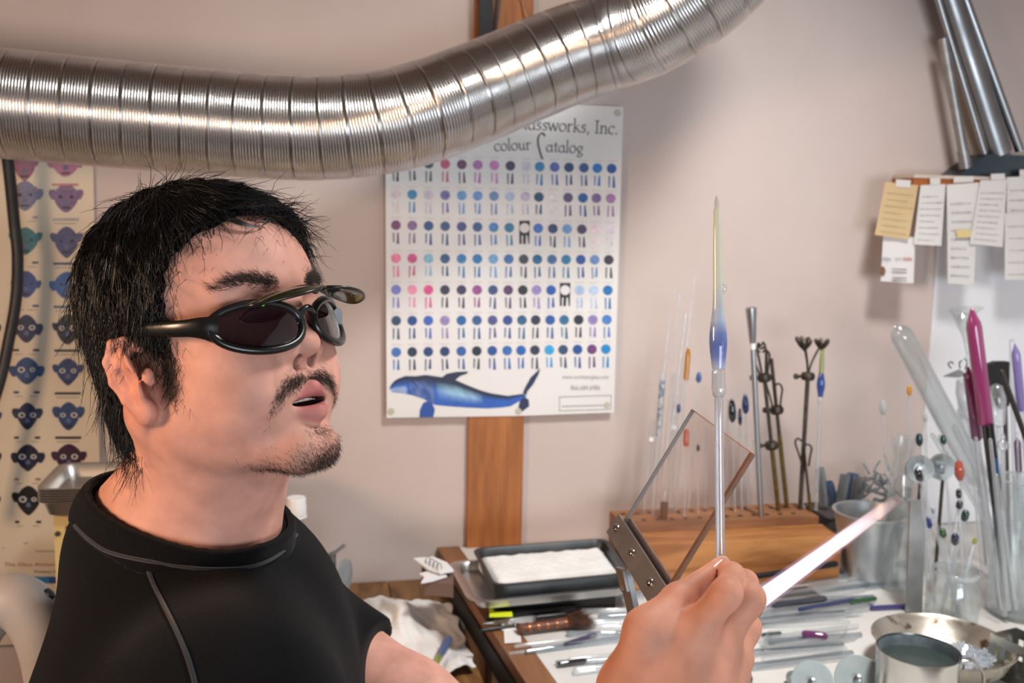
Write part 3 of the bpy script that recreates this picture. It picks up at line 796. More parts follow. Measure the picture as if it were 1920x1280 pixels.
# steel mandrel
b, t = on_block((1427, 972), (1408, 576), -.03); d = nrm(t - b); L = np.linalg.norm(t - b); s = pxm(t)
th = thing('steel_mandrel', 'steel mandrel rod with a flared conical handle', 'mandrel', b)
MB().tube([b, t - d * 80 * s], 5.3 * s, 14).build('shaft', M_steel, th)
MB().lathe([(5.2 * s, 0), (5.2 * s, 12 * s)], t - d * 80 * s, d, 14).build('white_collar', M_whiteplastic, th)
MB().lathe([(5.5 * s, 0), (6.2 * s, 2 * s), (10.5 * s, 62 * s), (10.5 * s, 67 * s), (8 * s, 68 * s)], t - d * 68 * s, d, 20).build('handle', M_steel, th)

def claw_holder(label, base, tip, dy, brass, clamps, prongs, plen, rpx=4.2, bloom=False):
    b, t = on_block(base, tip, dy); d = nrm(t - b); L = np.linalg.norm(t - b); s = pxm(t)
    th = thing('claw_holder', label, 'holding tool', b, 'metal claw holders in the block')
    q = brass
    if q: MB().tube([b, lerp(b, t, q)], rpx * s, 10).build('brass_handle', M_brass, th)
    MB().tube([lerp(b, t, q), t], rpx * .85 * s, 10).build('shaft', M_iron, th)
    for c in clamps:
        p = lerp(b, t, c)
        MB().lathe([(11 * s, -7 * s), (13 * s, -3 * s), (13 * s, 3 * s), (11 * s, 7 * s)], p, d, 12).build('clamp_ring', M_iron, th)
        o = MB().tube([p, p - np.array([22 * s, 0, .0])], 3 * s, 8).build('clamp_screw', M_iron, th)
        MB().lathe([(5 * s, -3 * s), (5.6 * s, 0), (5 * s, 3 * s)], p - np.array([24 * s, 0, 0]), (1, 0, 0), 10).build('screw_knob', M_iron, o, base=np.array(th['_b']))
    X = np.array([1.0, 0, 0]); Y = np.array([0, -1.0, 0])
    for k in range(prongs):
        a = 2 * PI * k / prongs + .4
        o_ = X * math.cos(a) + Y * math.sin(a)
        c0 = lerp(b, t, clamps[-1] if clamps else .8)
        sp_ = plen * s
        if bloom:
            pts = [c0, c0 + d * sp_ * .4 + o_ * 5 * s, c0 + d * sp_ * .8 + o_ * 15 * s, c0 + d * sp_ + o_ * 22 * s]
        else:
            q_ = sp_ * (.82 + .1 * (k % 3)); w_r = 1 + .25 * (k % 2)
            pts = [c0 + o_ * 6 * s, c0 + d * q_ * .45 + o_ * 10 * w_r * s, c0 + d * q_ * .8 + o_ * 14 * w_r * s, c0 + d * q_ * .98 + o_ * 13 * w_r * s, c0 + d * q_ * 1.06 + o_ * 8 * w_r * s, c0 + d * q_ * .98 + o_ * 3 * s]
        o = MB().tube(spline(pts, 5), 2.0 * s, 7, rnd=True).build('prong', M_iron, th)
        if bloom:
            e = pts[-1]
            mb = MB()
            for j in range(5):
                a2 = 2 * PI * j / 5
                mb.tube(spline([e - d * 8 * s, e + (X * math.cos(a2) + Y * math.sin(a2)) * 8 * s, e + d * 6 * s + (X * math.cos(a2) + Y * math.sin(a2)) * 11 * s], 4), 4.2 * s, 6, rnd=True)
            mb.build('prong_cap', M_iron, o, base=np.array(th['_b']))
    return th
claw_holder('brass handled claw holder with clamps nearest the mandrel', (1460, 960), (1432, 700), 0, .45, (.48, .97), 6, 62)
claw_holder('brass handled claw holder leaning behind the nearest one', (1476, 955), (1446, 672), .015, .5, (.66,), 4, 60)
claw_holder('dark iron holder topped with three flower shaped grips', (1500, 955), (1515, 700), 0, 0, (.98,), 3, 62, 5, True)
claw_holder('small dark four pronged wire claw below the flower grips', (1520, 960), (1508, 850), -.015, .3, (), 4, 48, 3)

# standing glass pen
b, t = on_block((1529, 975), (1542, 650), -.01); d = nrm(t - b); L = np.linalg.norm(t - b); s = pxm(t)
th = thing('glass_pen', 'small green and blue glass pen standing at the right of the block', 'glass pen', b)
MB().tube([b, lerp(b, t, .66)], 3.6 * s, 10).build('shaft', G_rod, th)
MB().lathe([(3.6 * s, 0), (5.5 * s, 3 * s), (5.5 * s, 12 * s), (4.6 * s, 16 * s)], lerp(b, t, .655), d, 12).build('collar', G_clear, th)
MB().lathe([(4.6 * s, 0), (8 * s, 20 * s), (7.5 * s, 30 * s), (4.5 * s, 45 * s)], lerp(b, t, .70), d, 14).build('blue_bulb', cglass('4f74c4', .7), th)
MB().lathe([(4.5 * s, 0), (4.2 * s, 30 * s), (2.2 * s, 58 * s), (.0001, 62 * s)], lerp(b, t, .83), d, 12).build('green_tip', cglass('b9c878', .6), th)

# ------------------------------------------------------------------ bucket and glass behind it
bb = tab(1624, 1086); s = pxm(bb)
zr = wal(1622, 958, W - bb[1])[2] - TZ
th = thing('bucket', 'small galvanised metal bucket standing right of the wood block', 'bucket', bb)
r0, r1 = 43 * s, 66 * s
MB().lathe([(r0, 0), (r0, .004), (r1 - .001, zr - .004), (r1 + .003, zr - .002), (r1 + .003, zr), (r1 - .003, zr), (r0 - .003, .006), (.0001, .006)], bb, (0, 0, 1), 48).build('body', M_galv, th)
MB().tube(spline([bb + [r1 + .002, 0, zr - .012], bb + [r1 + .02, -.02, zr + .004], bb + [r1 + .012, -.04, zr - .02]], 6), .0016, 6, rnd=True).build('handle_end', M_iron, th)
G_smoke = glass('smoky_glass', 'c3c9cc', .35, .5, .08, .1)
yb2 = W - .10
dk = thing('scrap_box', 'dark box of short glass offcuts behind the bucket', 'box', wal(1560, 1040, .1) * [1, 1, 0] + [0, 0, TZ])
xa, xc = wal(1530, 960, .1)[0], wal(1650, 960, .1)[0]
hz = wal(1560, 958, .1)[2]
MB().box(((xa + xc) / 2, yb2, (TZ + hz) / 2), (xc - xa, .09, hz - TZ), bev=.004).build('body', mat('dark_box', '3a3230', .7), dk, smooth=False)
MB().box(((xa + xc) / 2, yb2, hz + .002), (xc - xa + .006, .096, .004), bev=.004).build('lid', mat('dark_box_lid', '4a4442', .6), dk, smooth=False)
r7 = np.random.default_rng(5)
for k, (bx, by, tx, ty, r) in enumerate(((1545, 950, 1537, 878, 9), (1560, 955, 1552, 905, 11), (1575, 955, 1585, 890, 10), (1588, 955, 1600, 888, 12), (1603, 955, 1612, 895, 11), (1556, 955, 1535, 915, 8))):
    off = .1 - (k % 2) * .025
    b0, t0 = wal(bx, by, off), wal(tx, ty, off); b0[2] = hz + .012; s0 = pxm(b0); dd = nrm(t0 - b0)
    MBx = MB().lathe([(r * s0, 0), (r * s0, np.linalg.norm(t0 - b0)), (r * s0 * .8, np.linalg.norm(t0 - b0)), (r * s0 * .8, .003), (.0001, .002)], b0, dd, 14)
    tag(MBx.build('glass_offcut', (G_smoke, glass('blue_smoke_glass', '8aa6c8', .45, .5, .08, .1))[k in (1, 3)]), ('short smoky glass offcut standing behind the bucket', 'short bluish glass offcut standing behind the bucket')[k in (1, 3)], 'glass offcut', ('smoky glass offcuts', 'bluish glass offcuts')[k in (1, 3)])
nb = wal(1640, 1000, .11); sN = pxm(nb)
mb = MB()
for k in range(60):
    a, c = r7.uniform(0, 2 * PI), r7.uniform(-.9, .9); rr = 40 * sN * r7.uniform(.6, 1.05)
    p0 = np.array([math.cos(a) * math.sqrt(1 - c * c), math.sin(a) * math.sqrt(1 - c * c) * .6, c]) * rr
    p1 = p0 + r7.normal(0, 1, 3) * 14 * sN
    q = np.array([wal(1648, 905, .11)[0], W - .11, hz + .004 + 42 * sN * .95])
    mb.tube([q + p0, q + (p0 + p1) / 2 + r7.normal(0, 1, 3) * 3 * sN, q + p1], 2.4 * sN, 6)
tag(mb.build('glass_scrap_tangle', G_smoke), 'tangle of dull glass scraps above the bucket behind the flame tip', 'glass scrap', kind='stuff')

# ------------------------------------------------------------------ upright plate, jar, tubes on the right
b0, t0 = tab(1713, 1148), None
yp = b0[1]
t0 = wal(1721, 938, W - yp); s = pxm(b0)
tag(MB().prism([wal(1699, 1147, W - yp), wal(1729, 1147, W - yp), wal(1737, 936, W - yp), wal(1707, 940, W - yp)], (0, .004, 0)).build('steel_plate', mat('stained_steel', 'c3c6c8', .45, .85, color2='8d8a84', scale=10, detail=7), smooth=False), 'narrow stained steel plate standing upright beside the jar', 'metal plate')
jb = tab(1782, 1176); s = pxm(jb); jr = 47 * s
def zat(px, py, y): return wal(px, py, W - y)[2]
jz = zat(1782, 1066, jb[1]) - TZ
th = thing('glass_jar', 'wide clear glass jar holding rods with coloured tips', 'jar', jb)
MB().lathe([(jr * .9, 0), (jr, .004), (jr, jz * .72), (jr * .86, jz * .84), (jr * .84, jz * .9), (jr * .9, jz * .93), (jr * .9, jz), (jr * .85, jz), (jr * .8, jz * .88), (jr * .95, jz * .7), (jr * .95, .006), (.0001, .006)], jb, (0, 0, 1), 40).build('body', G_jar, th)
MB().lathe([(jr * .88, 0), (jr * .93, .002), (jr * .93, .006), (jr * .88, .008)], jb + [0, 0, jz * .9], (0, 0, 1), 40, closed=True).build('neck_ring', G_rod, th)
jt = [((1719, 878), 7, '101214', 26, 'black', 0), ((1741, 968), 6, '1c3a98', 22, 'bright blue', 1), ((1766, 990), 6.5, '2f6a2a', 18, 'leaf green', 2), ((1791, 1000), 7, '16224e', 24, 'navy', 3), ((1800, 938), 6, '123a44', 16, 'teal', 4), ((1797, 916), 5, '18181c', 18, 'charcoal', 5), ((1812, 956), 7, '1a4a3c', 22, 'dark green', 6), ((1829, 1008), 4, 'b8bc4a', 12, 'yellow green', 7), ((1748, 950), 3.5, 'b9c2c8', 12, 'pale grey', 8), ((1726, 905), 3, '6a3a3a', 10, 'wine red', 9)]
for (tp, r, hx, ln, nm, k) in jt:
    a = k * 2.4
    b1 = jb + np.array([math.cos(a) * jr * .55, math.sin(a) * jr * .5, .009])
    yq = jb[1] + .02 * math.sin(k * 1.7)
    t1 = wal(*tp, W - yq); d = nrm(t1 - b1); s1 = pxm(t1)
    th = thing('glass_rod', 'glass rod with a %s tip standing in the jar' % nm, 'glass rod', b1, 'rods in the jar')
    MB().tube([b1, t1 - d * ln * s1], 3.0 * s1, 8).build('shaft', G_rod, th)
    rr = r * s1; tl = ln * s1
    MB().lathe([(rr * .6, 0), (rr, tl * .2), (rr, tl * .75), (rr * .6, tl * .95), (.0001, tl)], t1 - d * tl, d, 12).build('coloured_tip', cglass(hx, .85), th)

def lean(name, base, tip, rpx, m, label, cat, y0, y1=None, group=None, hollow=False, z0=TZ, n=12, close=True):
    """a straight thing leaning in the plane between y0 (bottom) and y1 (top); base and tip in pixels"""
    y1 = y0 if y1 is None else y1
    b, t = wal(*base, W - y0), wal(*tip, W - y1)
    if b[2] < z0:
        b = b + (t - b) * ((z0 - b[2]) / (t[2] - b[2]))
    s = pxm(t)
    mb = MB()
    if hollow:
        L = np.linalg.norm(t - b); R = rpx * s
        mb.lathe([(R * .6, 0), (R, R * .6), (R, L - R), (R * .75, L - R * .4), (R * .3, L), (R * .25, L - .001), (R * .7, L - R * .5), (R * .9, L - R), (R * .9, R * .6), (.0001, R * .3)], b, t - b, 28)
    else:
        mb.tube([b, t], rpx * s, n, rnd=True)
    o = mb.build(name, m)
    return tag(o, label, cat, group), b, t
VY = 1.40                               # depth of the tall vase
vb = tab(1908, 1150); VY = vb[1]; s = pxm(vb); vr = 56 * s
vz = zat(1908, 900, VY) - TZ
th = thing('glass_vase', 'tall clear glass cylinder full of rods at the right edge', 'vase', vb)
MB().lathe([(vr * .95, 0), (vr, .004), (vr, vz), (vr * .95, vz), (vr * .95, .008), (.0001, .007)], vb, (0, 0, 1), 44).build('wall', G_jar, th)
MB().lathe([(vr * .96, 0), (vr * 1.02, .002), (vr * .96, .004)], vb + [0, 0, vz - .002], (0, 0, 1), 44, closed=True).build('rim', G_rod, th)
zi = TZ + .012
lean('test_tube', (1838, 905), (1682, 612), 22, glass('frosted_tube', 'f8fafa', .07, .45, .06, .1), 'thick frosted glass tube leaning left with a rounded open end', 'glass tube', VY + .17, VY + .13, hollow=True)
def two_tone(base, tip, q, r, hx, m2, label, y, yt=None, lower=None, cat='glass rod'):
    yt = y if yt is None else yt
    b, t = wal(*base, W - y), wal(*tip, W - yt); s = pxm(t)
    b = b + (t - b) * ((zi - b[2]) / (t[2] - b[2])) if b[2] < zi else b
    d = nrm(t - b); L = np.linalg.norm(t - b); th = thing('glass_rod', label, cat, b, 'rods in the tall vase')
    R = r * s; tl = L * (1 - q)
    MB().lathe([(R * .55, 0), (R, .004), (R, tl * .84), (R * .9, tl * .88), (R * .35, tl * .97), (R * .2, tl), (.0001, tl * 1.005)], lerp(b, t, q), d, 18).build('coloured_body', cglass(hx, .7), th)
    MB().tube([b, lerp(b, t, q)], R * .62, 12).build('stem', m2, th)
    return th
two_tone((1892, 1140), (1822, 578), .615, 14, 'c25a94', cglass('15202c', .9), 'thick pink glass rod with a pointed tip and black stem', VY + .02, VY + .02)
two_tone((1872, 1140), (1815, 688), .69, 10, 'a8508a', G_rod, 'shorter pink glass rod behind the thick pink one', VY + .035, VY + .05)
two_tone((1952, 1130), (1903, 645), .75, 8, 'b9aade', G_rod, 'lavender pointed glass rod at the right edge', VY + .0, VY + .0)
two_tone((1925, 1140), (1907, 820), .8, 6, '7a3a70', G_rod, 'plum tipped glass rod at the right edge', VY - .02, VY - .02)
th = thing('glass_rod', 'black glass rod with a blue stripe in the tall vase', 'glass rod', vb + [0, 0, .009], 'rods in the tall vase')
b, t = wal(1898, 1140, W - VY - .0), wal(1858, 795, W - VY - .0); b = b + (t - b) * ((zi - b[2]) / (t[2] - b[2])); s = pxm(t)
MB().tube([lerp(b, t, .55), lerp(b, t, .74)], 5.5 * s, 10).build('black_part', cglass('141c26', .9), th)
MB().tube([lerp(b, t, .74), lerp(b, t, .82)], 5.6 * s, 10).build('blue_stripe', cglass('2a70b0', .9), th)
MB().tube([lerp(b, t, .82), t], 5.5 * s, 10).build('black_top', cglass('11161c', .9), th)
MB().tube([b, lerp(b, t, .55)], 4.5 * s, 10).build('clear_stem', G_rod, th)
lean('dark_stick', (1985, 990), (1878, 697), 5, mat('dark_stick_finish', '2d2723', .3), 'dark brown stick leaning out of the picture at the right', 'stick', VY - .02, group=None, z0=TZ + .02)
r9 = np.random.default_rng(9)
for k in range(14):
    xb = 1868 + 4.8 * k; xt = xb - r9.uniform(10, 42) * (1 if k < 9 else .4); yt_ = r9.uniform(790, 900)
    lean('glass_rod', (xb, 1142), (xt, yt_), r9.uniform(2.2, 4.2), G_rod, 'plain clear glass rod in the tall vase at the right edge', 'glass rod', VY + .04 * math.sin(k * 2.2), group='plain clear rods in the tall vase', z0=zi, n=8)
for k, (xb, xt, yt_) in enumerate(((1884, 1886, 845), (1893, 1897, 835))):
    b, t = wal(xb, 1140, W - VY + .03), wal(xt - 5, yt_, W - VY + .03); b = b + (t - b) * ((zi - b[2]) / (t[2] - b[2])); s = pxm(t)
    if k == 0:
        th = thing('glass_rod', 'clear rod crowned with a faceted glass knob in the vase', 'glass rod', b, 'rods in the tall vase')
        d = nrm(t - b)
        MB().tube([b, t], 4.5 * s, 10).build('shaft', G_rod, th)
        MB().lathe([(4 * s, 0), (10 * s, 6 * s), (11 * s, 12 * s), (8 * s, 18 * s), (4 * s, 22 * s), (5 * s, 27 * s), (2 * s, 34 * s), (.0001, 36 * s)], t, d, 8).build('knob', G_clear, th)
for k, (bs, tp, r) in enumerate((((1870, 1000), (1765, 820), 7), ((1880, 980), (1790, 800), 5), ((1868, 1010), (1748, 815), 4), ((1875, 960), (1800, 770), 6), ((1905, 1000), (1897, 640), 4.5))):
    lean('glass_tube', bs, tp, r, G_clear, ('clear tube crossing below the frosted tube', 'slim clear tube right of the crossing one', 'thin clear tube lowest of those crossing', 'clear tube leaning against the pink rods', 'tall upright clear rod beside the lavender one')[k], 'glass tube', VY + .1 if k < 4 else VY + .03, z0=TZ + .01)
# funnel, stoppered flask, graphite paddle, tongs
fy = VY + .16
def stem_thing(name, label, cat, top, base, y, parts, rs, m):
    b, t = wal(*base, W - y), wal(*top, W - y); b[2] = TZ + .001; s = pxm(t)
    th = thing(name, label, cat, b); d = nrm(t - b)
    MB().tube([b, t], rs * s, 8).build('stem', m, th)
    for nm, prof, mm in parts:
        MB().lathe([(r * s, h * s) for r, h in prof], t, d, 24).build(nm, mm, th)
    return th
stem_thing('glass_funnel', 'thin clear glass funnel behind the pink rods', 'funnel', (1815, 660), (1850, 1100), fy, [('cone', [(4, 0), (8, 30), (22, 75), (34, 82), (33, 82), (20, 73), (6, 28), (3, 0)], G_jar)], 4, G_clear)
stem_thing('glass_flask', 'clear round glass flask behind the dark stick', 'flask', (1872, 800), (1885, 1100), fy - .03, [('bulb', [(5, 0), (12, 6), (14, 25), (16, 55), (10, 78), (.1, 84)], G_clear)], 5, G_clear)
stem_thing('glass_goblet', 'clear glass goblet between the tongs and the tilted tubes', 'goblet', (1818, 790), (1840, 1100), fy + .02, [('bowl', [(4, 0), (16, 10), (20, 60), (17, 80), (15, 80), (18, 58), (14, 12), (2, 3)], G_clear)], 4, G_clear)
gp = thing('graphite_paddle', 'flat black graphite paddle standing behind the clear flask', 'paddle', wal(1880, 1100, W - fy) * [1, 1, 0] + [0, 0, TZ])
MB().prism([wal(a, b, W - fy - .03) for a, b in ((1852, 684), (1870, 678), (1893, 678), (1893, 760), (1878, 768), (1852, 700))], (0, .012, 0)).build('blade', M_black, gp, smooth=False)
pb, ptp = wal(1890, 1100, W - fy - .03), wal(1884, 755, W - fy - .03); pb[2] = TZ + .001
MB().tube([pb, ptp], .004, 8).build('handle', M_iron, gp)
tg = thing('wire_tongs', 'small metal wire tongs with hooked ends left of the pink rod', 'tongs', wal(1830, 1100, W - fy - .05) * [1, 1, 0] + [0, 0, TZ])
tp_ = lambda a, b: wal(a, b, W - fy - .05)
MB().prism([tp_(1770, 706), tp_(1800, 693), tp_(1812, 700), tp_(1800, 708)], (0, .004, 0)).build('jaw', M_steel, tg, smooth=False)
for a in ([(1783, 690), (1778, 682), (1784, 678), (1787, 682)], [(1800, 690), (1799, 680), (1803, 676)], [(1810, 692), (1813, 678), (1808, 672)]):
    MB().tube(spline([tp_(*q) for q in a], 4), .0012, 6, rnd=True).build('hook', M_iron, tg)
e0 = tp_(1845, 1100); e0[2] = TZ + .001
MB().tube([tp_(1808, 701), tp_(1825, 800), e0], .0026, 8).build('leg', M_iron, tg)
# two aluminium discs on stems
for k, (cx, cy, r) in enumerate(((1726, 880, 26), (1768, 876, 25))):
    y = jb[1] + .09 + .03 * k; c = wal(cx, cy, W - y); s = pxm(c); b = np.array([c[0] + .01, c[1] + .012, TZ + .001])
    th = thing('aluminium_disc', ('dished aluminium disc on a stem above the steel plate', 'dished aluminium disc with a hub beside the other disc')[k], 'metal disc', b)
    ax = nrm([-.30 + .15 * k, -1, .05])
    MB().lathe([(.0001, -9 * s), (r * s, -9 * s), (r * s, -2 * s), (r * s * .98, 0), (r * s * .85, -1 * s), (r * s * .4, -6 * s), (.0001, -6 * s)], c, ax, 36).build('dish', M_alu, th, auto=18)
    MB().lathe([(7 * s, -6 * s), (6 * s, 1 * s), (.0001, 1.5 * s)], c, ax, 16).build('hub', M_steel, th)
    MB().tube([b, np.array([b[0], b[1], c[2]]), c - ax * 8 * s], .003, 8).build('stem', M_iron, th)
jb2 = np.array([wal(1690, 900, W - jb[1] - .16)[0], jb[1] + .16, TZ]); s = pxm(jb2); z1 = zat(1690, 818, jb2[1]) - TZ
tag(MB().lathe([(20 * s, 0), (22 * s, .004), (22 * s, z1 * .8), (16 * s, z1 * .86), (23 * s, z1 * .95), (23 * s, z1), (20 * s, z1), (13 * s, z1 * .86), (20 * s, z1 * .78), (20 * s, .006), (.0001, .006)], jb2, (0, 0, 1), 30).build('glass_bottle', G_jar), 'clear wide mouthed glass bottle behind the aluminium discs', 'bottle')
# yellow bud, teal tips behind the discs
for k, (tp, hx, r, ln, nm) in enumerate((((1705, 722), 'e8b020', 4.5, 20, 'amber yellow bud'), ((1723, 812), '10404a', 7, 24, 'dark teal block'), ((1768, 815), '1c5a50', 6, 18, 'sea green'), ((1735, 775), 'd5dadb', 4, 16, 'frosted white'), ((1655, 748), 'dfe3e4', 7, 30, 'clear flared'), ((1797, 862), 'd8745a', 9, 40, 'coral pink'))):
    y = jb2[1] - .02 - .02 * k if k != 4 else W - .12
    t = wal(*tp, W - y); b = np.array([t[0] + .03 + .01 * (k % 3), y, TZ + .001]); d = nrm(t - b); s = pxm(t); tl = ln * s; rr = r * s
    th = thing('glass_rod', 'glass rod with a %s tip standing behind the aluminium discs' % nm, 'glass rod', b, 'rods behind the discs')
    MB().tube([b, t - d * tl], 2.6 * s, 8).build('shaft', G_rod, th)
    MB().lathe([(rr * .5, 0), (rr * .9, tl * .2), (rr, tl * .5), (rr * .7, tl * .9), (.0001, tl)], t - d * tl, d, 12).build('coloured_tip', cglass(hx, .8), th)

# ------------------------------------------------------------------ steel bowl with chips, mug, grey discs, rack
def tabz(px, py, h): return tab(px, py, TZ + h)
bh = .048
bc = tabz(1768, 1200, bh); s = pxm(bc); br_ = 128 * s
bw = np.array([bc[0], bc[1], TZ])
M_bowl = mat('stained_bowl_steel', 'd3ccbf', .25, 1.0, color2='6a5340', scale=42, detail=4, contrast=(.55, .68), r2=.4)
tag(MB().lathe([(br_ * .45, 0), (br_ * .6, .003), (br_ * .86, bh * .5), (br_ * .97, bh - .002), (br_ * 1.0, bh), (br_ * .97, bh + .001), (br_ * .93, bh - .003), (br_ * .82, bh * .5), (br_ * .55, .007), (.0001, .005)], bw, (0, 0, 1), 64).build('steel_bowl', M_bowl), 'wide shallow stained steel bowl holding white glass chips', 'bowl')
r8 = np.random.default_rng(21)
mb = MB()
cpile = bw + np.array([.026, -.004, 0])
for k in range(420):
    a, q = r8.uniform(0, 2 * PI), math.sqrt(r8.random())
    p = cpile + np.array([math.cos(a) * q * .048, math.sin(a) * q * .040, .010 + .026 * (1 - q) * r8.random() + .012 * q + .004])
    d1 = nrm(r8.normal(0, 1, 3)); X_, Y_, Z_ = frame_of(d1)
    mb.box(p, (r8.uniform(.001, .003), r8.uniform(.001, .003), r8.uniform(.004, .010)), (X_, Y_, Z_))
tag(mb.build('glass_chips', glass('chip_glass', 'f0f5fa', .5, .6, .1, .1), smooth=False), 'heap of clear white glass chips in the steel bowl', 'glass chips', kind='stuff')

mh = .088
mc = tabz(1722, 1217, mh); s = pxm(mc); mr_ = 76 * s; mbz = np.array([mc[0], mc[1], TZ])
th = thing('steel_mug', 'polished steel mug of dark water in front of the bowl', 'mug', mbz)
MB().lathe([(mr_ * .9, 0), (mr_ * .97, .003), (mr_ * .97, mh * .9), (mr_, mh - .001), (mr_, mh), (mr_ * .975, mh), (mr_ * .94, mh * .88), (mr_ * .94, .006), (.0001, .005)], mbz, (0, 0, 1), 56).build('body', M_mugst, th)
MB().lathe([(mr_ * .936, -.002), (mr_ * .936, 0), (.0001, 0)], mbz + [0, 0, mh - .016], (0, 0, 1), 48).build('water', mat('dark_water', '36413e', .2, spec=.45), th)
mb = MB(); mb.lathe([(mr_ * .925, mh - .0215), (mr_ * .945, mh - .002), (mr_ * .94, mh - .002), (mr_ * .915, mh - .0215)], mbz, (0, 0, 1), 48, closed=True); mb.build('inner_scale', mat('mug_inside_grey', '5d6970', .6, color2='7b868a', scale=60), th)
hd = nrm(np.array([.93, -.25, 0]))
MB().tube(spline([mbz + hd * mr_ * .96 + [0, 0, mh * .86], mbz + hd * (mr_ * 1.35) + [0, 0, mh * .86], mbz + hd * (mr_ * 1.62) + [0, 0, mh * .62], mbz + hd * (mr_ * 1.5) + [0, 0, mh * .3], mbz + hd * mr_ * .97 + [0, 0, mh * .2]], 8), .0042, 10, flat=.45).build('handle', M_mugst, th)

for k, (cx, cy, r, lab) in enumerate(((1523, 1278, 39, 'grey metal disc knob left of the larger one by the mug'), (1609, 1272, 43, 'larger grey metal disc knob with a centre bolt by the mug'))):
    c = tabz(cx, cy, .03); s = pxm(c); ax = nrm(CAM - c + np.array([-.05, 0, .05]))
    b = np.array([c[0], c[1] + .01, TZ]); th = thing('disc_knob', lab, 'knob', b)
    MB().lathe([(.0001, -7 * s), (r * s, -7 * s), (r * s, -1 * s), (r * s * .97, 0), (.0001, 0)], c, ax, 44).build('disc', M_graph, th, auto=20)
    MB().lathe([(8 * s, 0), (8 * s, 8 * s), (5 * s, 10 * s), (.0001, 10 * s)], c, ax, 6).build('bolt', M_steel, th)
    MB().tube([c - ax * 6 * s, b + [0, .012, .008], b + [0, .012, .001]], .006, 12).build('post', M_steel, th)
for k, (cx, cy) in enumerate(((1632, 1246), (1487, 1267))):
    c = tabz(cx, cy, .012); s = pxm(c); ax = nrm([(-.4), -1, .4])
    tag(MB().lathe([(5 * s, -4 * s), (13 * s, -4 * s), (13 * s, 3 * s), (5 * s, 3 * s)], np.array([c[0], c[1], TZ + 13 * s]), ax, 22, closed=True).build('washer', M_alu), ('small round metal washer behind the larger disc knob', 'small round metal washer left of the disc knobs')[k], 'washer')
# slotted rack
rk0, rk1 = tab(1852, 1262), tab(1990, 1330)
rd = nrm((rk1 - rk0) * [1, 1, 0]); rn = np.array([-rd[1], rd[0], 0]); rh = .06
th = thing('slotted_rack', 'slotted grey metal rack beside the steel bowl at the right edge', 'rack', rk0)
Z = np.array([0, 0, 1.0])
M_rack = mat('rack_metal', 'a9aaa6', .35, 1.0, color2='86847c', scale=20)
L = np.linalg.norm((rk1 - rk0)[:2])
for q in (0, .05):
    o0 = rk0 + rn * q
    for (z0, z1) in ((0.0, .014), (.046, rh)):
        MB().box(o0 + rd * L / 2 + Z * ((z0 + z1) / 2), (L, .002, z1 - z0), (rd, rn, Z)).build('rail', M_rack, th, smooth=False)
    for j in range(7):
        MB().box(o0 + rd * L * (j + .15) / 6.3 + Z * .03, (.009, .002, .034), (rd, rn, Z)).build('slat', M_rack, th, smooth=False)
MB().box(rk0 + rn * .025 + rd * .001 + Z * rh / 2, (.002, .05, rh), (rd, rn, Z)).build('end_plate', M_rack, th, smooth=False)
MB().box(rk0 + rn * .025 + rd * L / 2 + Z * .001, (L, .05, .002), (rd, rn, Z)).build('floor_plate', M_rack, th, smooth=False)

# ------------------------------------------------------------------ trays with powder
def rquad(cs, rad, n=5):
    """rounded polygon through the 4 world corners cs"""
    out = []
    for i in range(4):
        p, a, b = cs[i], cs[i - 1], cs[(i + 1) % 4]
        da, db = nrm(a - p) * rad, nrm(b - p) * rad
        for k in range(n + 1):
            t = k / n
            out.append((p + da) * (1 - t) ** 2 + 2 * p * t * (1 - t) + (p + db) * t * t)
    return np.array(out)
def tray_mesh(cs, depth, lip, flare=.012, rad=.022, th=.0015):
    cs = [np.asarray(c, float) for c in cs]; cen = sum(cs) / 4
    def ring(inset, dz):
        return rquad([c + nrm((cen - c) * [1, 1, 0]) * inset * 1.35 + [0, 0, dz] for c in cs], max(.006, rad - inset * .4))
    rings = [ring(flare + .001, -depth), ring(lip, -.004), ring(.002, -.0025), ring(0, -.001), ring(0, 0), ring(lip, 0), ring(lip + th, -.001), ring(flare + th + .002, -depth + th)]
    n = len(rings[0]); vs = np.vstack(rings); fs = []
    for i in range(len(rings) - 1):
        fs += [(i * n + j, i * n + (j + 1) % n, (i + 1) * n + (j + 1) % n, (i + 1) * n + j) for j in range(n)]
    fs += [tuple(range(n - 1, -1, -1)), tuple((len(rings) - 1) * n + j for j in range(n))]
    return MB().add(vs, fs)
M_darktray = mat('worn_dark_tray', '4b4e50', .38, .9, color2='5f6264', scale=14, r2=.5)
M_traysteel = mat('tray_steel', 'd2d0cd', .33, 1.0, color2='c0bebb', scale=12, r2=.42)
z2 = TZ + .046
cs = [tab(838, 1052, z2), tab(1150, 1030, z2), tab(1200, 1100, z2), tab(880, 1130, z2)]
o = tray_mesh(cs[::-1], .016, .010, .014, .03).build('steel_tray', M_traysteel); tag(o, 'shallow wide steel tray under the dark powder tray', 'tray')
cen = sum(cs) / 4
tag(MB().box((cen[0] + .01, cen[1], TZ + .0145), (.20, .10, .029), bev=.004).build('tray_shade_block', mat('under_tray_shade', '2b2522', .7), smooth=False), 'added dark block propping up the steel trays and standing for their shadow', 'box')  # added support, coloured dark to stand for the shadow under the trays
z3 = z2 + .018
cs3 = [tab(884, 1027, z3), tab(1138, 1008, z3), tab(1182, 1074, z3), tab(922, 1098, z3)]
cs3 = [c + [0, 0, 0] for c in cs3]
o = tray_mesh(cs3[::-1], .0325, .006, .008, .026).build('dark_tray', M_darktray); tag(o, 'deep dark metal tray filled with white powder', 'tray')
M_powder = mat('white_powder', 'e8e8e6', .95, color2='dddddb', scale=30, bump=.8, bscale=160)
zc = z3 - .005
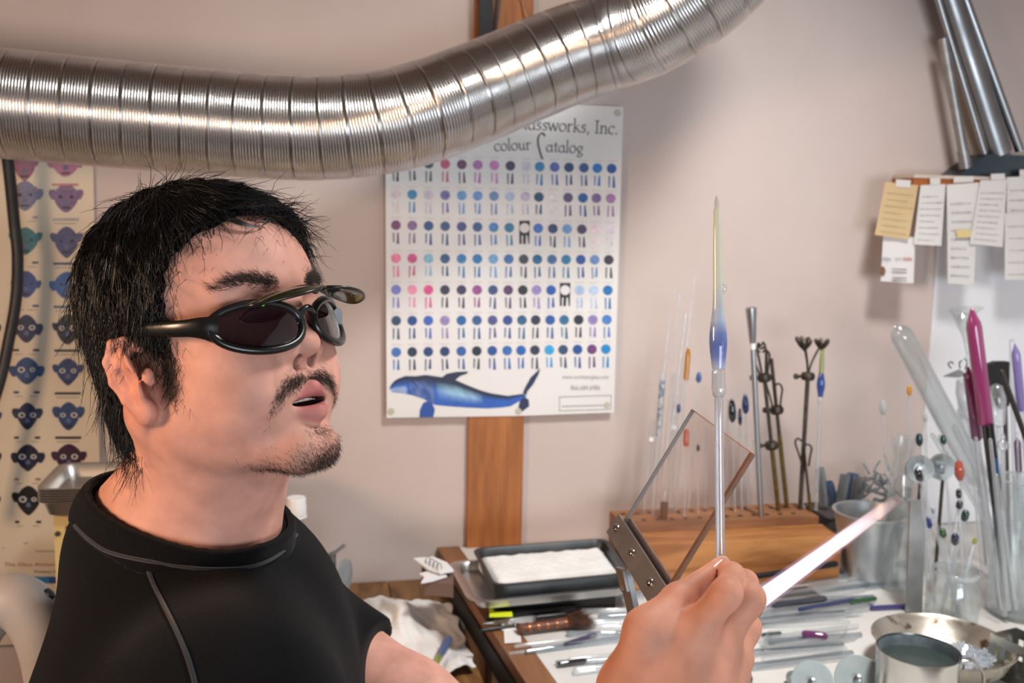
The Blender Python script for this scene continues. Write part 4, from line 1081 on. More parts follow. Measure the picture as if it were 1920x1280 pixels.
cp = [tab(898, 1042, zc), tab(1128, 1024, zc), tab(1160, 1066, zc), tab(930, 1090, zc)]
def pw(u, v):
    p = lerp(lerp(cp[0], cp[1], u), lerp(cp[3], cp[2], u), v)
    e = min(u, 1 - u, v, 1 - v)
    return p + [0, 0, -.010 * max(0, 1 - e / .05) ** 1.5 + .0012 * math.sin(u * 41 + v * 13) * math.cos(v * 37 - u * 9)]
mb = MB(); mb.grid(lambda u, v: pw(u, 1 - v), 46, 30)
rim = [pw(u, 0) for u in np.linspace(0, 1, 20)] + [pw(1, v) for v in np.linspace(.05, 1, 14)] + [pw(u, 1) for u in np.linspace(.95, 0, 20)] + [pw(0, v) for v in np.linspace(.95, .05, 14)]
rim = np.array(rim); nR = len(rim); mb.add(np.vstack([rim, rim - [0, 0, .012]]), [(i, nR + i, nR + (i + 1) % nR, (i + 1) % nR) for i in range(nR)])
o = mb.build('powder_bed', M_powder); tag(o, 'flat bed of white powder in the dark tray', 'powder', kind='stuff')

# white ring-bound scrap beside the trays
def cw(px, py, z): return tab(px, py, z)
zz = TZ + .052
th = thing('ring_bound_pad', 'torn white ring bound pad beside the steel tray', 'notepad', cw(805, 1080, zz) - [0, 0, .03])
MB().prism([cw(a, b, zz) for a, b in ((775, 1050), (812, 1047), (838, 1058), (850, 1072), (825, 1076), (800, 1068))][::-1], (0, 0, .004)).build('upper_leaf', M_whiteplastic, th, smooth=False)
MB().prism([cw(a, b, zz - .006) for a, b in ((786, 1078), (806, 1072), (826, 1074), (838, 1082), (812, 1090), (790, 1094), (796, 1084))][::-1], (0, 0, .003)).build('lower_leaf', M_whiteplastic, th, smooth=False)
for k in range(4):
    c = cw(803 + k * 7, 1056 + k * 4, zz + .004)
    MB().tube([c + np.array([math.cos(a) * .004, math.sin(a) * .008, math.sin(a) * .007 + .002]) for a in np.linspace(0, PI * 1.6, 10)], .0008, 5).build('wire_ring', M_steel, th)
MB().prism([cw(a, b, zz - .03) for a, b in ((790, 1080), (850, 1085), (850, 1120), (795, 1115))][::-1], (0, 0, .022)).build('backing_card', mat('pad_back', '6a5448', .7), th, smooth=False)

# ------------------------------------------------------------------ bench items on the left
M_tissue = mat('paper_towel', 'e3e2e1', .95, color2='d5d3d2', scale=22, bump=.7, bscale=90)
tq = [tab(672, 1138, BZ), tab(842, 1140, BZ), tab(893, 1262, BZ), tab(720, 1330, BZ)]
rt = np.random.default_rng(4); ph = rt.uniform(0, 6, (10, 3)); kd = rt.normal(0, 1, (10, 2))
def towel(u, v):
    p = lerp(lerp(tq[0], tq[1], u), lerp(tq[3], tq[2], u), v)
    w = sum(math.sin((kd[i][0] * u + kd[i][1] * v) * (6 + 1.9 * i) + ph[i][0]) * (.8 / (1 + .35 * i)) for i in range(10))
    heap = math.exp(-((u - .38) ** 2 / .05 + (v - .28) ** 2 / .06)) * .026 + math.exp(-((u - .8) ** 2 / .03 + (v - .93) ** 2 / .02)) * .010
    return p + np.array([.003 * math.sin(v * 25), .002 * math.sin(u * 31), .008 + abs(w) * .0035 * (1 + heap * 60) + heap])
mb = MB(); mb.grid(lambda u, v: towel(u, 1 - v), 64, 64); mb.grid(lambda u, v: towel(1 - u, 1 - v) - [0, 0, .0012], 64, 64)
tag(mb.build('paper_towel', M_tissue), 'crumpled white paper towel lying on the wooden bench', 'paper towel')
a, b = tab(842, 1196, BZ + .030), tab(806, 1262, BZ + .026); d = nrm(b - a); L = np.linalg.norm(b - a); s = pxm(a)
th = thing('glass_pen', 'blue and green glass pen tip lying on the paper towel', 'glass pen', (a + b) / 2 - [0, 0, .006])
MB().lathe([(.0001, 0), (6 * s, 2 * s), (9 * s, 12 * s), (9 * s, 20 * s), (6 * s, L * .55)], a, d, 14).build('blue_part', cglass('8a9ec8', .6), th)
MB().lathe([(6 * s, 0), (7 * s, L * .25), (5 * s, L * .4), (.0001, L * .45)], a + d * L * .55, d, 14).build('green_part', cglass('c3cf7a', .6), th)

# plastic bottle
bp_ = wal(556, 1000, .33); s = pxm(bp_); zc_ = bp_[2] + (1000 - 930) * s
bt = np.array([bp_[0], bp_[1], BZ])
h_ = zc_ - BZ; th = thing('plastic_bottle', 'clear plastic bottle with a white screw cap behind the shoulder', 'bottle', bt)
MB().lathe([(.026, 0), (.031, .006), (.031, h_ * .62), (.028, h_ * .70), (.012, h_ * .87), (.0115, h_ * .9), (.0105, h_ * .9), (.011, h_ * .87), (.027, h_ * .7), (.030, h_ * .6), (.030, .008), (.0001, .006)], bt, (0, 0, 1), 32).build('body', G_jar, th)
mb = MB(); n = 48; R = 18.5 * s; H = 33 * s
mb.lathe([(R * (1.0), 0), (R, H * .55), (R * .96, H * .6), (R * .96, H * .94), (R * .9, H), (.0001, H)], bt + [0, 0, h_ - H], (0, 0, 1), n); mb.build('cap', M_whiteplastic, th)
MB().lathe([(R * .97, 0), (R * 1.04, .001), (R * 1.04, .003), (R * .97, .004)], bt + [0, 0, h_ - H - .005], (0, 0, 1), 32, closed=True).build('neck_ring', M_whiteplastic, th)
# valve
v0 = wal(628, 1100, .25); s = pxm(v0); vb_ = np.array([v0[0], v0[1], BZ])
th = thing('gas_valve', 'small grey metal valve with lever handle and round dial by the wall', 'valve', vb_)
vp = lambda a, b: wal(a, b, .25)
MB().tube([vb_, vp(627, 1090), vp(624, 1042)], 5 * s, 12).build('stem', M_dsteel, th)
MB().tube([vp(618, 1040), vp(630, 1034), vp(646, 1022)], [4 * s, 3 * s, 3.4 * s], 10, rnd=True).build('lever', M_dsteel, th)
MB().lathe([(.0001, -5 * s), (7 * s, -4 * s), (7 * s, 4 * s), (.0001, 5 * s)], vp(623, 1042), (0, 0, 1), 14).build('knuckle', M_dsteel, th)
MB().lathe([(.0001, -4 * s), (32 * s, -4 * s), (32 * s, 3 * s), (28 * s, 5 * s), (.0001, 5 * s)], vp(646, 1080), nrm([1, -.45, 0]), 32).build('dial', mat('grey_dial', '8d9394', .5, color2='7c8283', scale=40), th)

# yellow cabinet, stacked trays
yc0 = wal(100, 966, .34); s = pxm(yc0)
YW = .30; yz = yc0[2]
th = thing('yellow_cabinet', 'pale yellow metal cabinet with vent slots under the tray stack', 'cabinet', (yc0[0] + YW / 2, yc0[1] + .1, BZ))
M_yel = mat('cream_enamel', 'd8c58c', .45, color2='d2bd80', scale=6)
MB().box((yc0[0] + YW / 2, yc0[1] + .11, (yz + BZ) / 2), (YW, .22, yz - BZ)).build('body', M_yel, th, smooth=False)
yp_ = lambda a, b: wal(a, b, .341)
M_slot = mat('vent_dark', '2c2718', .8)
for row, (ya, yb3) in enumerate(((986, 1016), (1031, 1060))):
    for k in range(9):
        x = 125 + k * 7.2
        MB().prism([yp_(x - 1.6, ya), yp_(x + 1.6, ya), yp_(x + 1.6, yb3), yp_(x - 1.6, yb3)][::-1], (0, .0012, 0)).build('vent_slot', M_slot, th, smooth=False)
MB().lathe([(5 * s, 0), (4.5 * s, 2.5 * s), (.0001, 3.5 * s)], yp_(108, 1000), (0, -1, 0), 14).build('screw', M_iron, th)
TW, TD = 232 * s, .15
for k in range(6):
    zt_ = yz + .012 + .0125 + k * 5.0 * s
    x0_ = wal(64, 940, .36)[0]; y0_ = W - .36
    cs_ = [np.array([x0_, y0_, zt_]), np.array([x0_ + TW, y0_, zt_]), np.array([x0_ + TW, y0_ + TD, zt_]), np.array([x0_, y0_ + TD, zt_])]
    o = tray_mesh(cs_, .0215, .006, .010, .024).build('steel_tray', M_traysteel)
    tag(o, ('bottom tray of the steel tray stack on the yellow cabinet', 'second tray from the bottom of the steel stack', 'third tray from the bottom of the steel stack', 'fourth tray from the bottom of the steel stack', 'fifth tray from the bottom of the steel stack', 'topmost tray of the steel stack on the yellow cabinet')[k], 'tray', 'stacked steel trays')

# ------------------------------------------------------------------ brush, pens, marker
bz = TZ + .012
hA, hB = tab(972, 1178, bz), tab(1062, 1166, bz); d = nrm(hB - hA); s = pxm(hA); nrmb = np.cross(d, [0, 0, 1.0])
th = thing('hand_brush', 'small brown brush with copper bound handle and white tag', 'brush', (hA + hB) / 2 - [0, 0, .010])
MB().tube(spline([hA, lerp(hA, hB, .12), lerp(hA, hB, .35), lerp(hA, hB, .7), hB], 5), np.interp(np.linspace(0, 1, 21), [0, .12, .35, .7, 1], [13 * s, 11 * s, 9.5 * s, 10 * s, 12 * s]), 16, flat=.75, up=(0, 0, 1)).build('handle', mat('brush_wood', '6b3c26', .5, color2='552d1c', scale=30, stretch=(6, 1, 1)), th)
for k in range(5):
    q = .2 + k * .19; p = lerp(hA, hB, q); r = np.interp(q, [0, .12, .35, .7, 1], [13, 11, 9.5, 10, 12]) * s * 1.03
    X_, Y_, Z_ = np.array(nrmb), np.array([0, 0, 1.0]), d
    mb = MB(); mb.tube([p - d * 2 * s, p + d * 2 * s], [r, r], 18, flat=.78, up=(0, 0, 1)); mb.build('copper_band', mat('copper', 'b9754a', .25, 1.0), th)
rb = np.random.default_rng(2); mb = MB()
for k in range(420):
    o0 = hB + nrmb * rb.uniform(-11, 11) * s + np.array([0, 0, rb.uniform(-7, 7) * s]) - d * 2 * s
    sp0 = rb.normal(0, .22); ln = rb.uniform(38, 58) * s
    e = o0 + (d + nrmb * (sp0 + (np.dot(o0 - hB, nrmb)) / (30 * s) * .35) + np.array([0, 0, rb.normal(0, .08)])) * ln
    e[2] = max(e[2], TZ + .002)
    mb.tube([o0, lerp(o0, e, .5) + [0, 0, .001], e], [.0005, .0004, .00015], 3, cap=False)
o = mb.build('bristles', mat('bristle_brown', '6a4430', .6, color2='4a2c1e', scale=60), th); o['kind'] = 'stuff'
MB().prism([tab(a, b, TZ + .003) for a, b in ((944, 1172), (972, 1168), (978, 1204), (946, 1206))][::-1], (0, 0, .0006)).build('paper_tag', mat('tag_white', 'dedcda', .8), th, smooth=False)
MB().tube(spline([tab(972, 1174, TZ + .008), tab(952, 1168, TZ + .004), tab(940, 1174, TZ + .003), tab(944, 1182, TZ + .003), tab(956, 1180, TZ + .004)], 6), .0012, 6).build('string_loop', M_whiteplastic, th)

def lying(name, a, b, r, z, m, label, cat, group=None, n=10, rr=None, parts=None):
    p, q = tab(*a, TZ + z), tab(*b, TZ + z); s = pxm(p)
    mb = MB(); mb.tube([p, q], r * s if rr is None else np.array(rr) * s, n, rnd=True)
    return tag(mb.build(name, m), label, cat, group)
# marker with a neon clip
pa, pb2 = tab(1075, 1139, TZ + .008), tab(918, 1155, TZ + .008); s = pxm(pa)
th = thing('marker_pen', 'black marker pen with a neon yellow clip under the tray', 'pen', (pa + pb2) / 2 - [0, 0, .008])
MB().tube([pb2, pa], 8 * s, 14, rnd=True).build('barrel', M_black, th)
MB().prism([tab(a, b, TZ + .018) for a, b in ((917, 1141), (924, 1143), (926, 1150), (960, 1150), (961, 1156), (918, 1157))][::-1], (0, 0, .003)).build('neon_clip', mat('neon_yellow', 'd8e82a', .4), th, smooth=False)
pa, pb2 = tab(1058, 1152, TZ + .006), tab(906, 1169, TZ + .006)
th = thing('ballpoint_pen', 'clear silver ballpoint pen with black grip beside the brush', 'pen', (pa + pb2) / 2 - [0, 0, .006])
MB().tube([pb2, lerp(pb2, pa, .12)], [1.5 * s, 5 * s], 10, rnd=True).build('tip', M_steel, th)
MB().tube([lerp(pb2, pa, .12), lerp(pb2, pa, .65)], 5.2 * s, 12).build('barrel', G_rod, th)
MB().tube([lerp(pb2, pa, .65), pa], 6.2 * s, 12, rnd=True).build('grip', M_black, th)
lying('pencil', (905, 1181), (972, 1172), 4, .005, M_black, 'short black pencil stub by the brush tag', 'pencil')

# ------------------------------------------------------------------ rods lying on the table
rr_ = np.random.default_rng(33)
def rods_band(x0, x1, y0, y1, n, zmax, lmin, lmax, slope, label, group, rlo=3.0, rhi=6.5):
    for k in range(n):
        f = (k + .5) / n
        cy = y0 + (y1 - y0) * f + rr_.uniform(-2, 2); L = rr_.uniform(lmin, lmax)
        cx = rr_.uniform(x0 + L / 2, max(x0 + L / 2 + 1, x1 - L / 2)); sl = slope + rr_.uniform(-.05, .05)
        r = rr_.uniform(rlo, rhi)
        z = r * .00075 + zmax * (1 - f) * rr_.random() ** 1.5
        o = lying('glass_rod', (cx - L / 2, cy + sl * L / 2), (cx + L / 2, cy - sl * L / 2), r, z, (G_lie, G_lie2, G_rod)[k % 3], label, 'glass rod', group, 8)
rods_band(1000, 1250, 1096, 1124, 9, .012, 180, 240, .07, 'clear glass rod in the bundle between the trays and the hand', 'clear rods under the tray', 3, 6)
rods_band(955, 1240, 1196, 1216, 4, .004, 200, 260, .10, 'clear glass rod lying in front of the brush', 'clear rods before the brush', 3, 6)
rods_band(1060, 1230, 1140, 1190, 5, .004, 80, 130, .05, 'short clear glass rod lying right of the brush', 'short clear rods by the brush')
rods_band(1040, 1200, 1225, 1262, 4, .004, 90, 150, .10, 'clear glass rod lying at the front left of the table', 'clear rods at the front left')
rods_band(1390, 1700, 1066, 1112, 9, .02, 220, 300, .13, 'clear glass rod lying in front of the wood block', 'clear rods before the block')
rods_band(1380, 1640, 1118, 1172, 16, .012, 180, 250, .08, 'clear glass rod in the heap right of the hand', 'clear rods right of the hand', 3, 6)
rods_band(1400, 1620, 1185, 1245, 9, .004, 130, 210, .11, 'clear glass rod lying loose in front of the heap', 'clear rods in front of the heap')
for k, (a, b, r, hx, lab, z) in enumerate((((1597, 1128), (1640, 1122), 4.5, '2f7a34', 'green glass rod end in the heap right of the hand', .016), ((1500, 1142), (1600, 1124), 4, '4a5a9a', 'blue glass rod in the heap right of the hand', .014),
        ((1635, 1140), (1710, 1136), 5, '6a62b0', 'violet glass rod lying by the steel plate', .004), ((1510, 1188), (1545, 1192), 7, 'a85a9a', 'pink glass blob in the small glass dish', .012),
        ((1430, 1190), (1462, 1187), 4, '1f5a5a', 'small teal glass stub right of the hand', .006), ((1452, 1134), (1545, 1122), 6, '5a6070', 'smoke grey glass rod on top of the heap', .02),
        ((1060, 1208), (1115, 1190), 5, '6a5a88', 'dull purple glass rod in front of the brush bristles', .006), ((1050, 1244), (1095, 1238), 5, '3c3c42', 'dark glass stub at the front left of the table', .006), ((820, 1000), (821, 1000), .1, '000000', '', 0))):
    if lab: lying('glass_rod' if 'rod' in lab else 'glass_stub', a, b, r, z, cglass(hx, .7), lab, 'glass rod' if 'rod' in lab else 'glass stub')
dp = tab(1530, 1193, TZ); s = pxm(dp)
tag(tray_mesh([tab(a, b, TZ + .014) for a, b in ((1420, 1212), (1582, 1200), (1592, 1172), (1440, 1180))], .0135, .002, .004, .012).build('glass_dish', G_jar), 'small clear rectangular glass dish right of the hand', 'dish')
tag(MB().box(tab(1465, 1118, TZ + .003), (.13, .05, .006), (nrm([1, .1, 0]), nrm([-.1, 1, 0]), Z)).build('slate_tile', mat('dark_slate', '4a4646', .6), smooth=False), 'dark slate tile lying under the rods right of the flame', 'tile')
# black plate and black rod in front of the block
pl0 = tab(1250, 1118)
yk = pl0[1] + .02
tag(MB().prism([wal(a, b, W - yk) for a, b in ((1240, 1130), (1225, 1085), (1290, 1054), (1320, 1082), (1330, 1130))][::-1], (0, .006, 0)).build('black_plate', mat('matt_black_plate', '232426', .6), smooth=False), 'matt black plate standing behind the pane clamp', 'plate')
lying('black_rod', (1380, 1086), (1566, 1057), 6, .044, M_black, 'long black pointed rod lying in front of the wood block', 'rod', rr=[5, 6.5])

# ------------------------------------------------------------------ the held-up pane with its clamp
gL, gT, gR, gB = at(1165, 985, .93), at(1297, 767, .93), at(1408, 848, .80), at(1246, 1112, .80)
nP = nrm(np.cross(gT - gL, gB - gL)); nP = nP if np.dot(nP, CAM - gL) > 0 else -nP
# square the corners into one plane
ex = nrm(gT - gL); ey = nrm((gB - gL) - ex * np.dot(gB - gL, ex))
foot = tab(1245, 1285, TZ)
pane = thing('shield_pane', 'tinted square glass pane held in a tilted metal clamp', 'glass shield', np.array([foot[0], foot[1], TZ]))
MB().prism([gL, gB, gR, gT], -nP * .003).build('pane', G_pane, pane, smooth=False)
def edge_strip(a, b, w, m):
    d = nrm(b - a); v = np.cross(d, nP)
    MB().prism([a + v * w / 2, b + v * w / 2, b - v * w / 2, a - v * w / 2], -nP * .0034).build('pane_edge', m, pane, smooth=False)
edge_strip(gR, gB, .0046, mat('pane_edge_brown', '8a5a34', .35, color2='6e4426', scale=40))
edge_strip(gL, gT, .0014, mat('pane_edge_grey', '7a7672', .3))
edge_strip(gT, gR, .0010, mat('pane_edge_rose', 'b08a74', .3))
ca_, cb_ = gL + (gL - gB) * .08, gB + (gB - gL) * .02
dc = nrm(cb_ - ca_); vc_ = np.cross(dc, nP); vc_ = vc_ if np.dot(vc_, gT - gL) < 0 else -vc_
M_clamp = mat('clamp_steel', 'a8a09a', .4, 1.0, color2='968e89', scale=25)
wc = .019
for sgn, nm in ((1, 'front_jaw'), (-1, 'rear_jaw')):
    o_ = nP * (.0012 if sgn > 0 else -.0065)
    sh = vc_ * .0 if sgn > 0 else -vc_ * .004
    j = MB().prism([ca_ + o_ - vc_ * .006 + sh, cb_ + o_ - vc_ * .006 + sh, cb_ + o_ + vc_ * (wc - .004) + sh, ca_ + o_ + vc_ * (wc - .004) + sh], nP * .003).build(nm, M_clamp, pane, smooth=False)
    if sgn > 0:
        for q in (.09, .45, .83):
            c = lerp(ca_, cb_, q) + vc_ * .004 + o_ + nP * .003
            sc = MB().lathe([(.0042, 0), (.0038, .0014), (.002, .0022), (.0001, .0023)], c, nP, 18).build('screw', M_mugst, j, base=np.array(pane['_b']))
            MB().box(c + nP * .0023, (.005, .0008, .0006), (dc, vc_, nP)).box(c + nP * .0023, (.0008, .005, .0006), (dc, vc_, nP)).build('screw_slot', M_iron, pane, smooth=False)
hp_ = lerp(ca_, cb_, .50) + vc_ * .020 + nP * .003
h2 = hp_ + np.array([.014, -.012, -.065])
aX = nrm(h2 - hp_); aY = nrm(np.cross(aX, nP)); aZ = np.cross(aX, aY)
MB().box((hp_ + h2) / 2, (np.linalg.norm(h2 - hp_), .017, .005), (aX, aY, aZ)).build('hinge_arm', M_dsteel, pane, smooth=False)
MB().box(lerp(hp_, h2, .12) + nP * .004, (.02, .014, .004), (aX, aY, aZ)).build('hinge_bracket', M_clamp, pane, smooth=False)
MB().lathe([(.0042, 0), (.0042, .003), (.002, .0042), (.0001, .0042)], lerp(hp_, h2, .25) + nP * .0035, nP, 6).build('hinge_bolt', M_steel, pane, smooth=False)
MB().tube(spline([h2 - aX * .006, h2 + [.03, .005, -.05], np.array([foot[0], foot[1], TZ + .03]), np.array([foot[0], foot[1], TZ])], 8), .005, 12).build('support_arm', M_dsteel, pane)
MB().lathe([(.02, 0), (.02, .006), (.006, .010)], (foot[0], foot[1], TZ), (0, 0, 1), 24).build('foot', M_dsteel, pane)

# ------------------------------------------------------------------ bench burner and its flame
fa, fb = at(1405, 1138, .86), at(1700, 922, 1.12)
fdir = nrm(fb - fa)
fl = thing('bench_burner', 'small metal bench burner behind the raised hand', 'burner', tab(1375, 1275, TZ))
tb0 = np.array(fl['_b'])
MB().tube([fa - fdir * .075, fa - fdir * .03, fa - fdir * .002], [.013, .013, .010], 20).build('barrel', M_dsteel, fl)
MB().lathe([(.0105, 0), (.0115, .006), (.0115, .016), (.0085, .016), (.0085, .002)], fa - fdir * .014, fdir, 20).build('nozzle', M_brass, fl)
MB().tube(spline([fa - fdir * .06, fa - fdir * .085 + [0, 0, -.02], tb0 + [0, 0, .05], tb0], 6), .007, 12).build('neck', M_dsteel, fl)
MB().lathe([(.026, 0), (.026, .006), (.010, .011)], tb0, (0, 0, 1), 28).build('base', M_dsteel, fl)
def flame_mat(name, c0, c1, strength, dens):
    m = bpy.data.materials.new(name); m.use_nodes = True; nt = m.node_tree
    nt.nodes.remove(nt.nodes['Principled BSDF']); out = nt.nodes['Material Output']
    tc = nt.nodes.new('ShaderNodeTexCoord'); sx = nt.nodes.new('ShaderNodeSeparateXYZ')
    nt.links.new(tc.outputs['Generated'], sx.inputs[0])
    at_ = nt.nodes.new('ShaderNodeAttribute'); at_.attribute_name = 'along'
    rp = nt.nodes.new('ShaderNodeValToRGB'); e = rp.color_ramp.elements
    e[0].position, e[0].color = 0.0, c0; e[1].position, e[1].color = 1.0, c1
    nt.links.new(at_.outputs['Fac'], rp.inputs['Fac'])
    em = nt.nodes.new('ShaderNodeEmission'); nt.links.new(rp.outputs[0], em.inputs[0]); em.inputs[1].default_value = strength
    tr = nt.nodes.new('ShaderNodeBsdfTransparent')
    lw = nt.nodes.new('ShaderNodeLayerWeight'); lw.inputs[0].default_value = .5
    m1 = nt.nodes.new('ShaderNodeMath'); m1.operation = 'SUBTRACT'; m1.inputs[0].default_value = 1.0; nt.links.new(lw.outputs['Facing'], m1.inputs[1])
    m2 = nt.nodes.new('ShaderNodeMapRange'); m2.inputs['From Min'].default_value = .05; m2.inputs['From Max'].default_value = .8; nt.links.new(m1.outputs[0], m2.inputs['Value'])
    f2 = nt.nodes.new('ShaderNodeMapRange'); f2.interpolation_type = 'SMOOTHSTEP'; f2.inputs['From Min'].default_value = .35; f2.inputs['From Max'].default_value = 1.0; f2.inputs['To Min'].default_value = dens; f2.inputs['To Max'].default_value = 0.0
    nt.links.new(at_.outputs['Fac'], f2.inputs['Value'])
    m3 = nt.nodes.new('ShaderNodeMath'); m3.operation = 'MULTIPLY'; nt.links.new(m2.outputs[0], m3.inputs[0]); nt.links.new(f2.outputs[0], m3.inputs[1])
    mx = nt.nodes.new('ShaderNodeMixShader'); nt.links.new(m3.outputs[0], mx.inputs[0]); nt.links.new(tr.outputs[0], mx.inputs[1]); nt.links.new(em.outputs[0], mx.inputs[2])
    nt.links.new(mx.outputs[0], out.inputs[0])
    return m
flame = thing('torch_flame', 'white and pink torch flame shooting from behind the hand', 'flame', fa)
Lf = np.linalg.norm(fb - fa); sF = pxm(lerp(fa, fb, .3))
def flame_part(name, prof, m):
    n = 28
    o = MB().lathe([(max(r * sF, .0002), h * Lf) for r, h in prof], fa, fdir, n).build(name, m, flame)
    al = np.repeat([h for r, h in prof], n).astype(np.float32)
    a_ = o.data.attributes.new('along', 'FLOAT', 'POINT'); a_.data.foreach_set('value', al)
    return o
hs = np.linspace(0, 1, 24)
flame_part('flame_core', [(16 - 7 * h + (3 * h if h > .5 else 0), h) for h in hs], flame_mat('flame_core_glow', (1.0, .96, 1.0, 1), (1.0, .66, .68, 1), 2.3, .98))
flame_part('flame_mantle', [(21 - 6 * h, h) for h in hs], flame_mat('flame_mantle_glow', (.86, .62, .95, 1), (1.0, .45, .40, 1), .9, .34))

# ------------------------------------------------------------------ the glass pen held in the hand
PD = .60
def pen_pt(px, py): return at(px, py, PD)
s = PD / FPX
p_top, p_bot = pen_pt(1344, 366), pen_pt(1351, 1085)
dpn = nrm(p_top - p_bot); Lp = np.linalg.norm(p_top - p_bot)
def hy(py): return (1085 - py) / (1085 - 366.0) * Lp
pen = thing('glass_pen', 'long glass pen with green tip and blue bulb held up in the hand', 'glass pen', p_bot)
MB().lathe([(8.6 * s, 0), (8.6 * s, hy(742))], p_bot, dpn, 24).build('shaft', glass('pen_shaft_glass', 'f5f7fb', .12, .65, .03, .5), pen)
MB().lathe([(8.8 * s, hy(744)), (12.5 * s, hy(738)), (13.5 * s, hy(728)), (12.4 * s, hy(712)), (13.2 * s, hy(700)), (12.6 * s, hy(692)), (11.5 * s, hy(690))], p_bot, dpn, 10).build('collar', glass('collar_glass', 'f4f7f8', .25, .8, .03, .3), pen)
def bulbcol():
    m = bpy.data.materials.new('bulb_glass'); m.use_nodes = True; nt = m.node_tree; b = nt.nodes['Principled BSDF']
    a_ = nt.nodes.new('ShaderNodeAttribute'); a_.attribute_name = 'along'
    rp = nt.nodes.new('ShaderNodeValToRGB'); e = rp.color_ramp.elements
    e[0].position, e[0].color = 0.0, hexc('b9c6e2')
    e[1].position, e[1].color = .36, hexc('c4cdd6')
    for p_, c_ in ((.06, '6a82c6'), (.12, '4a68b8'), (.20, '6a86c4'), (.28, 'bccae0'), (.5, 'dde2cc'), (.9, 'e2e6c8'), (.95, 'd8d0d0')):
        q = e.new(p_); q.color = hexc(c_)
    nt.links.new(a_.outputs['Fac'], rp.inputs['Fac']); nt.links.new(rp.outputs[0], b.inputs['Base Color'])
    b.inputs['Roughness'].default_value = .06; b.inputs['Alpha'].default_value = .72; b.inputs['Coat Weight'].default_value = .5
    return m
prof = [(12.5, 690), (14, 675), (16.3, 655), (17, 640), (16.4, 625), (14, 605), (11.5, 588), (9.4, 565), (8.6, 530), (8.4, 480), (7.6, 440), (6.8, 410), (6.2, 395), (4.4, 388), (4.6, 382), (3.6, 374), (1.6, 367), (.1, 366)]
o = MB().lathe([(r * s, hy(y)) for r, y in prof], p_bot, dpn, 28).build('coloured_tip', bulbcol(), pen)
a_ = o.data.attributes.new('along', 'FLOAT', 'POINT'); a_.data.foreach_set('value', np.repeat([(690 - y) / 324.0 for r, y in prof], 28).astype(np.float32))
hk = p_bot + dpn * hy(540) + CR * 12 * s
MB().lathe([(.0001, -10 * s), (3.5 * s, -6 * s), (4.5 * s, 2 * s), (3 * s, 8 * s), (.0001, 10 * s)], hk, dpn, 12).build('glass_drip', G_rod, pen)

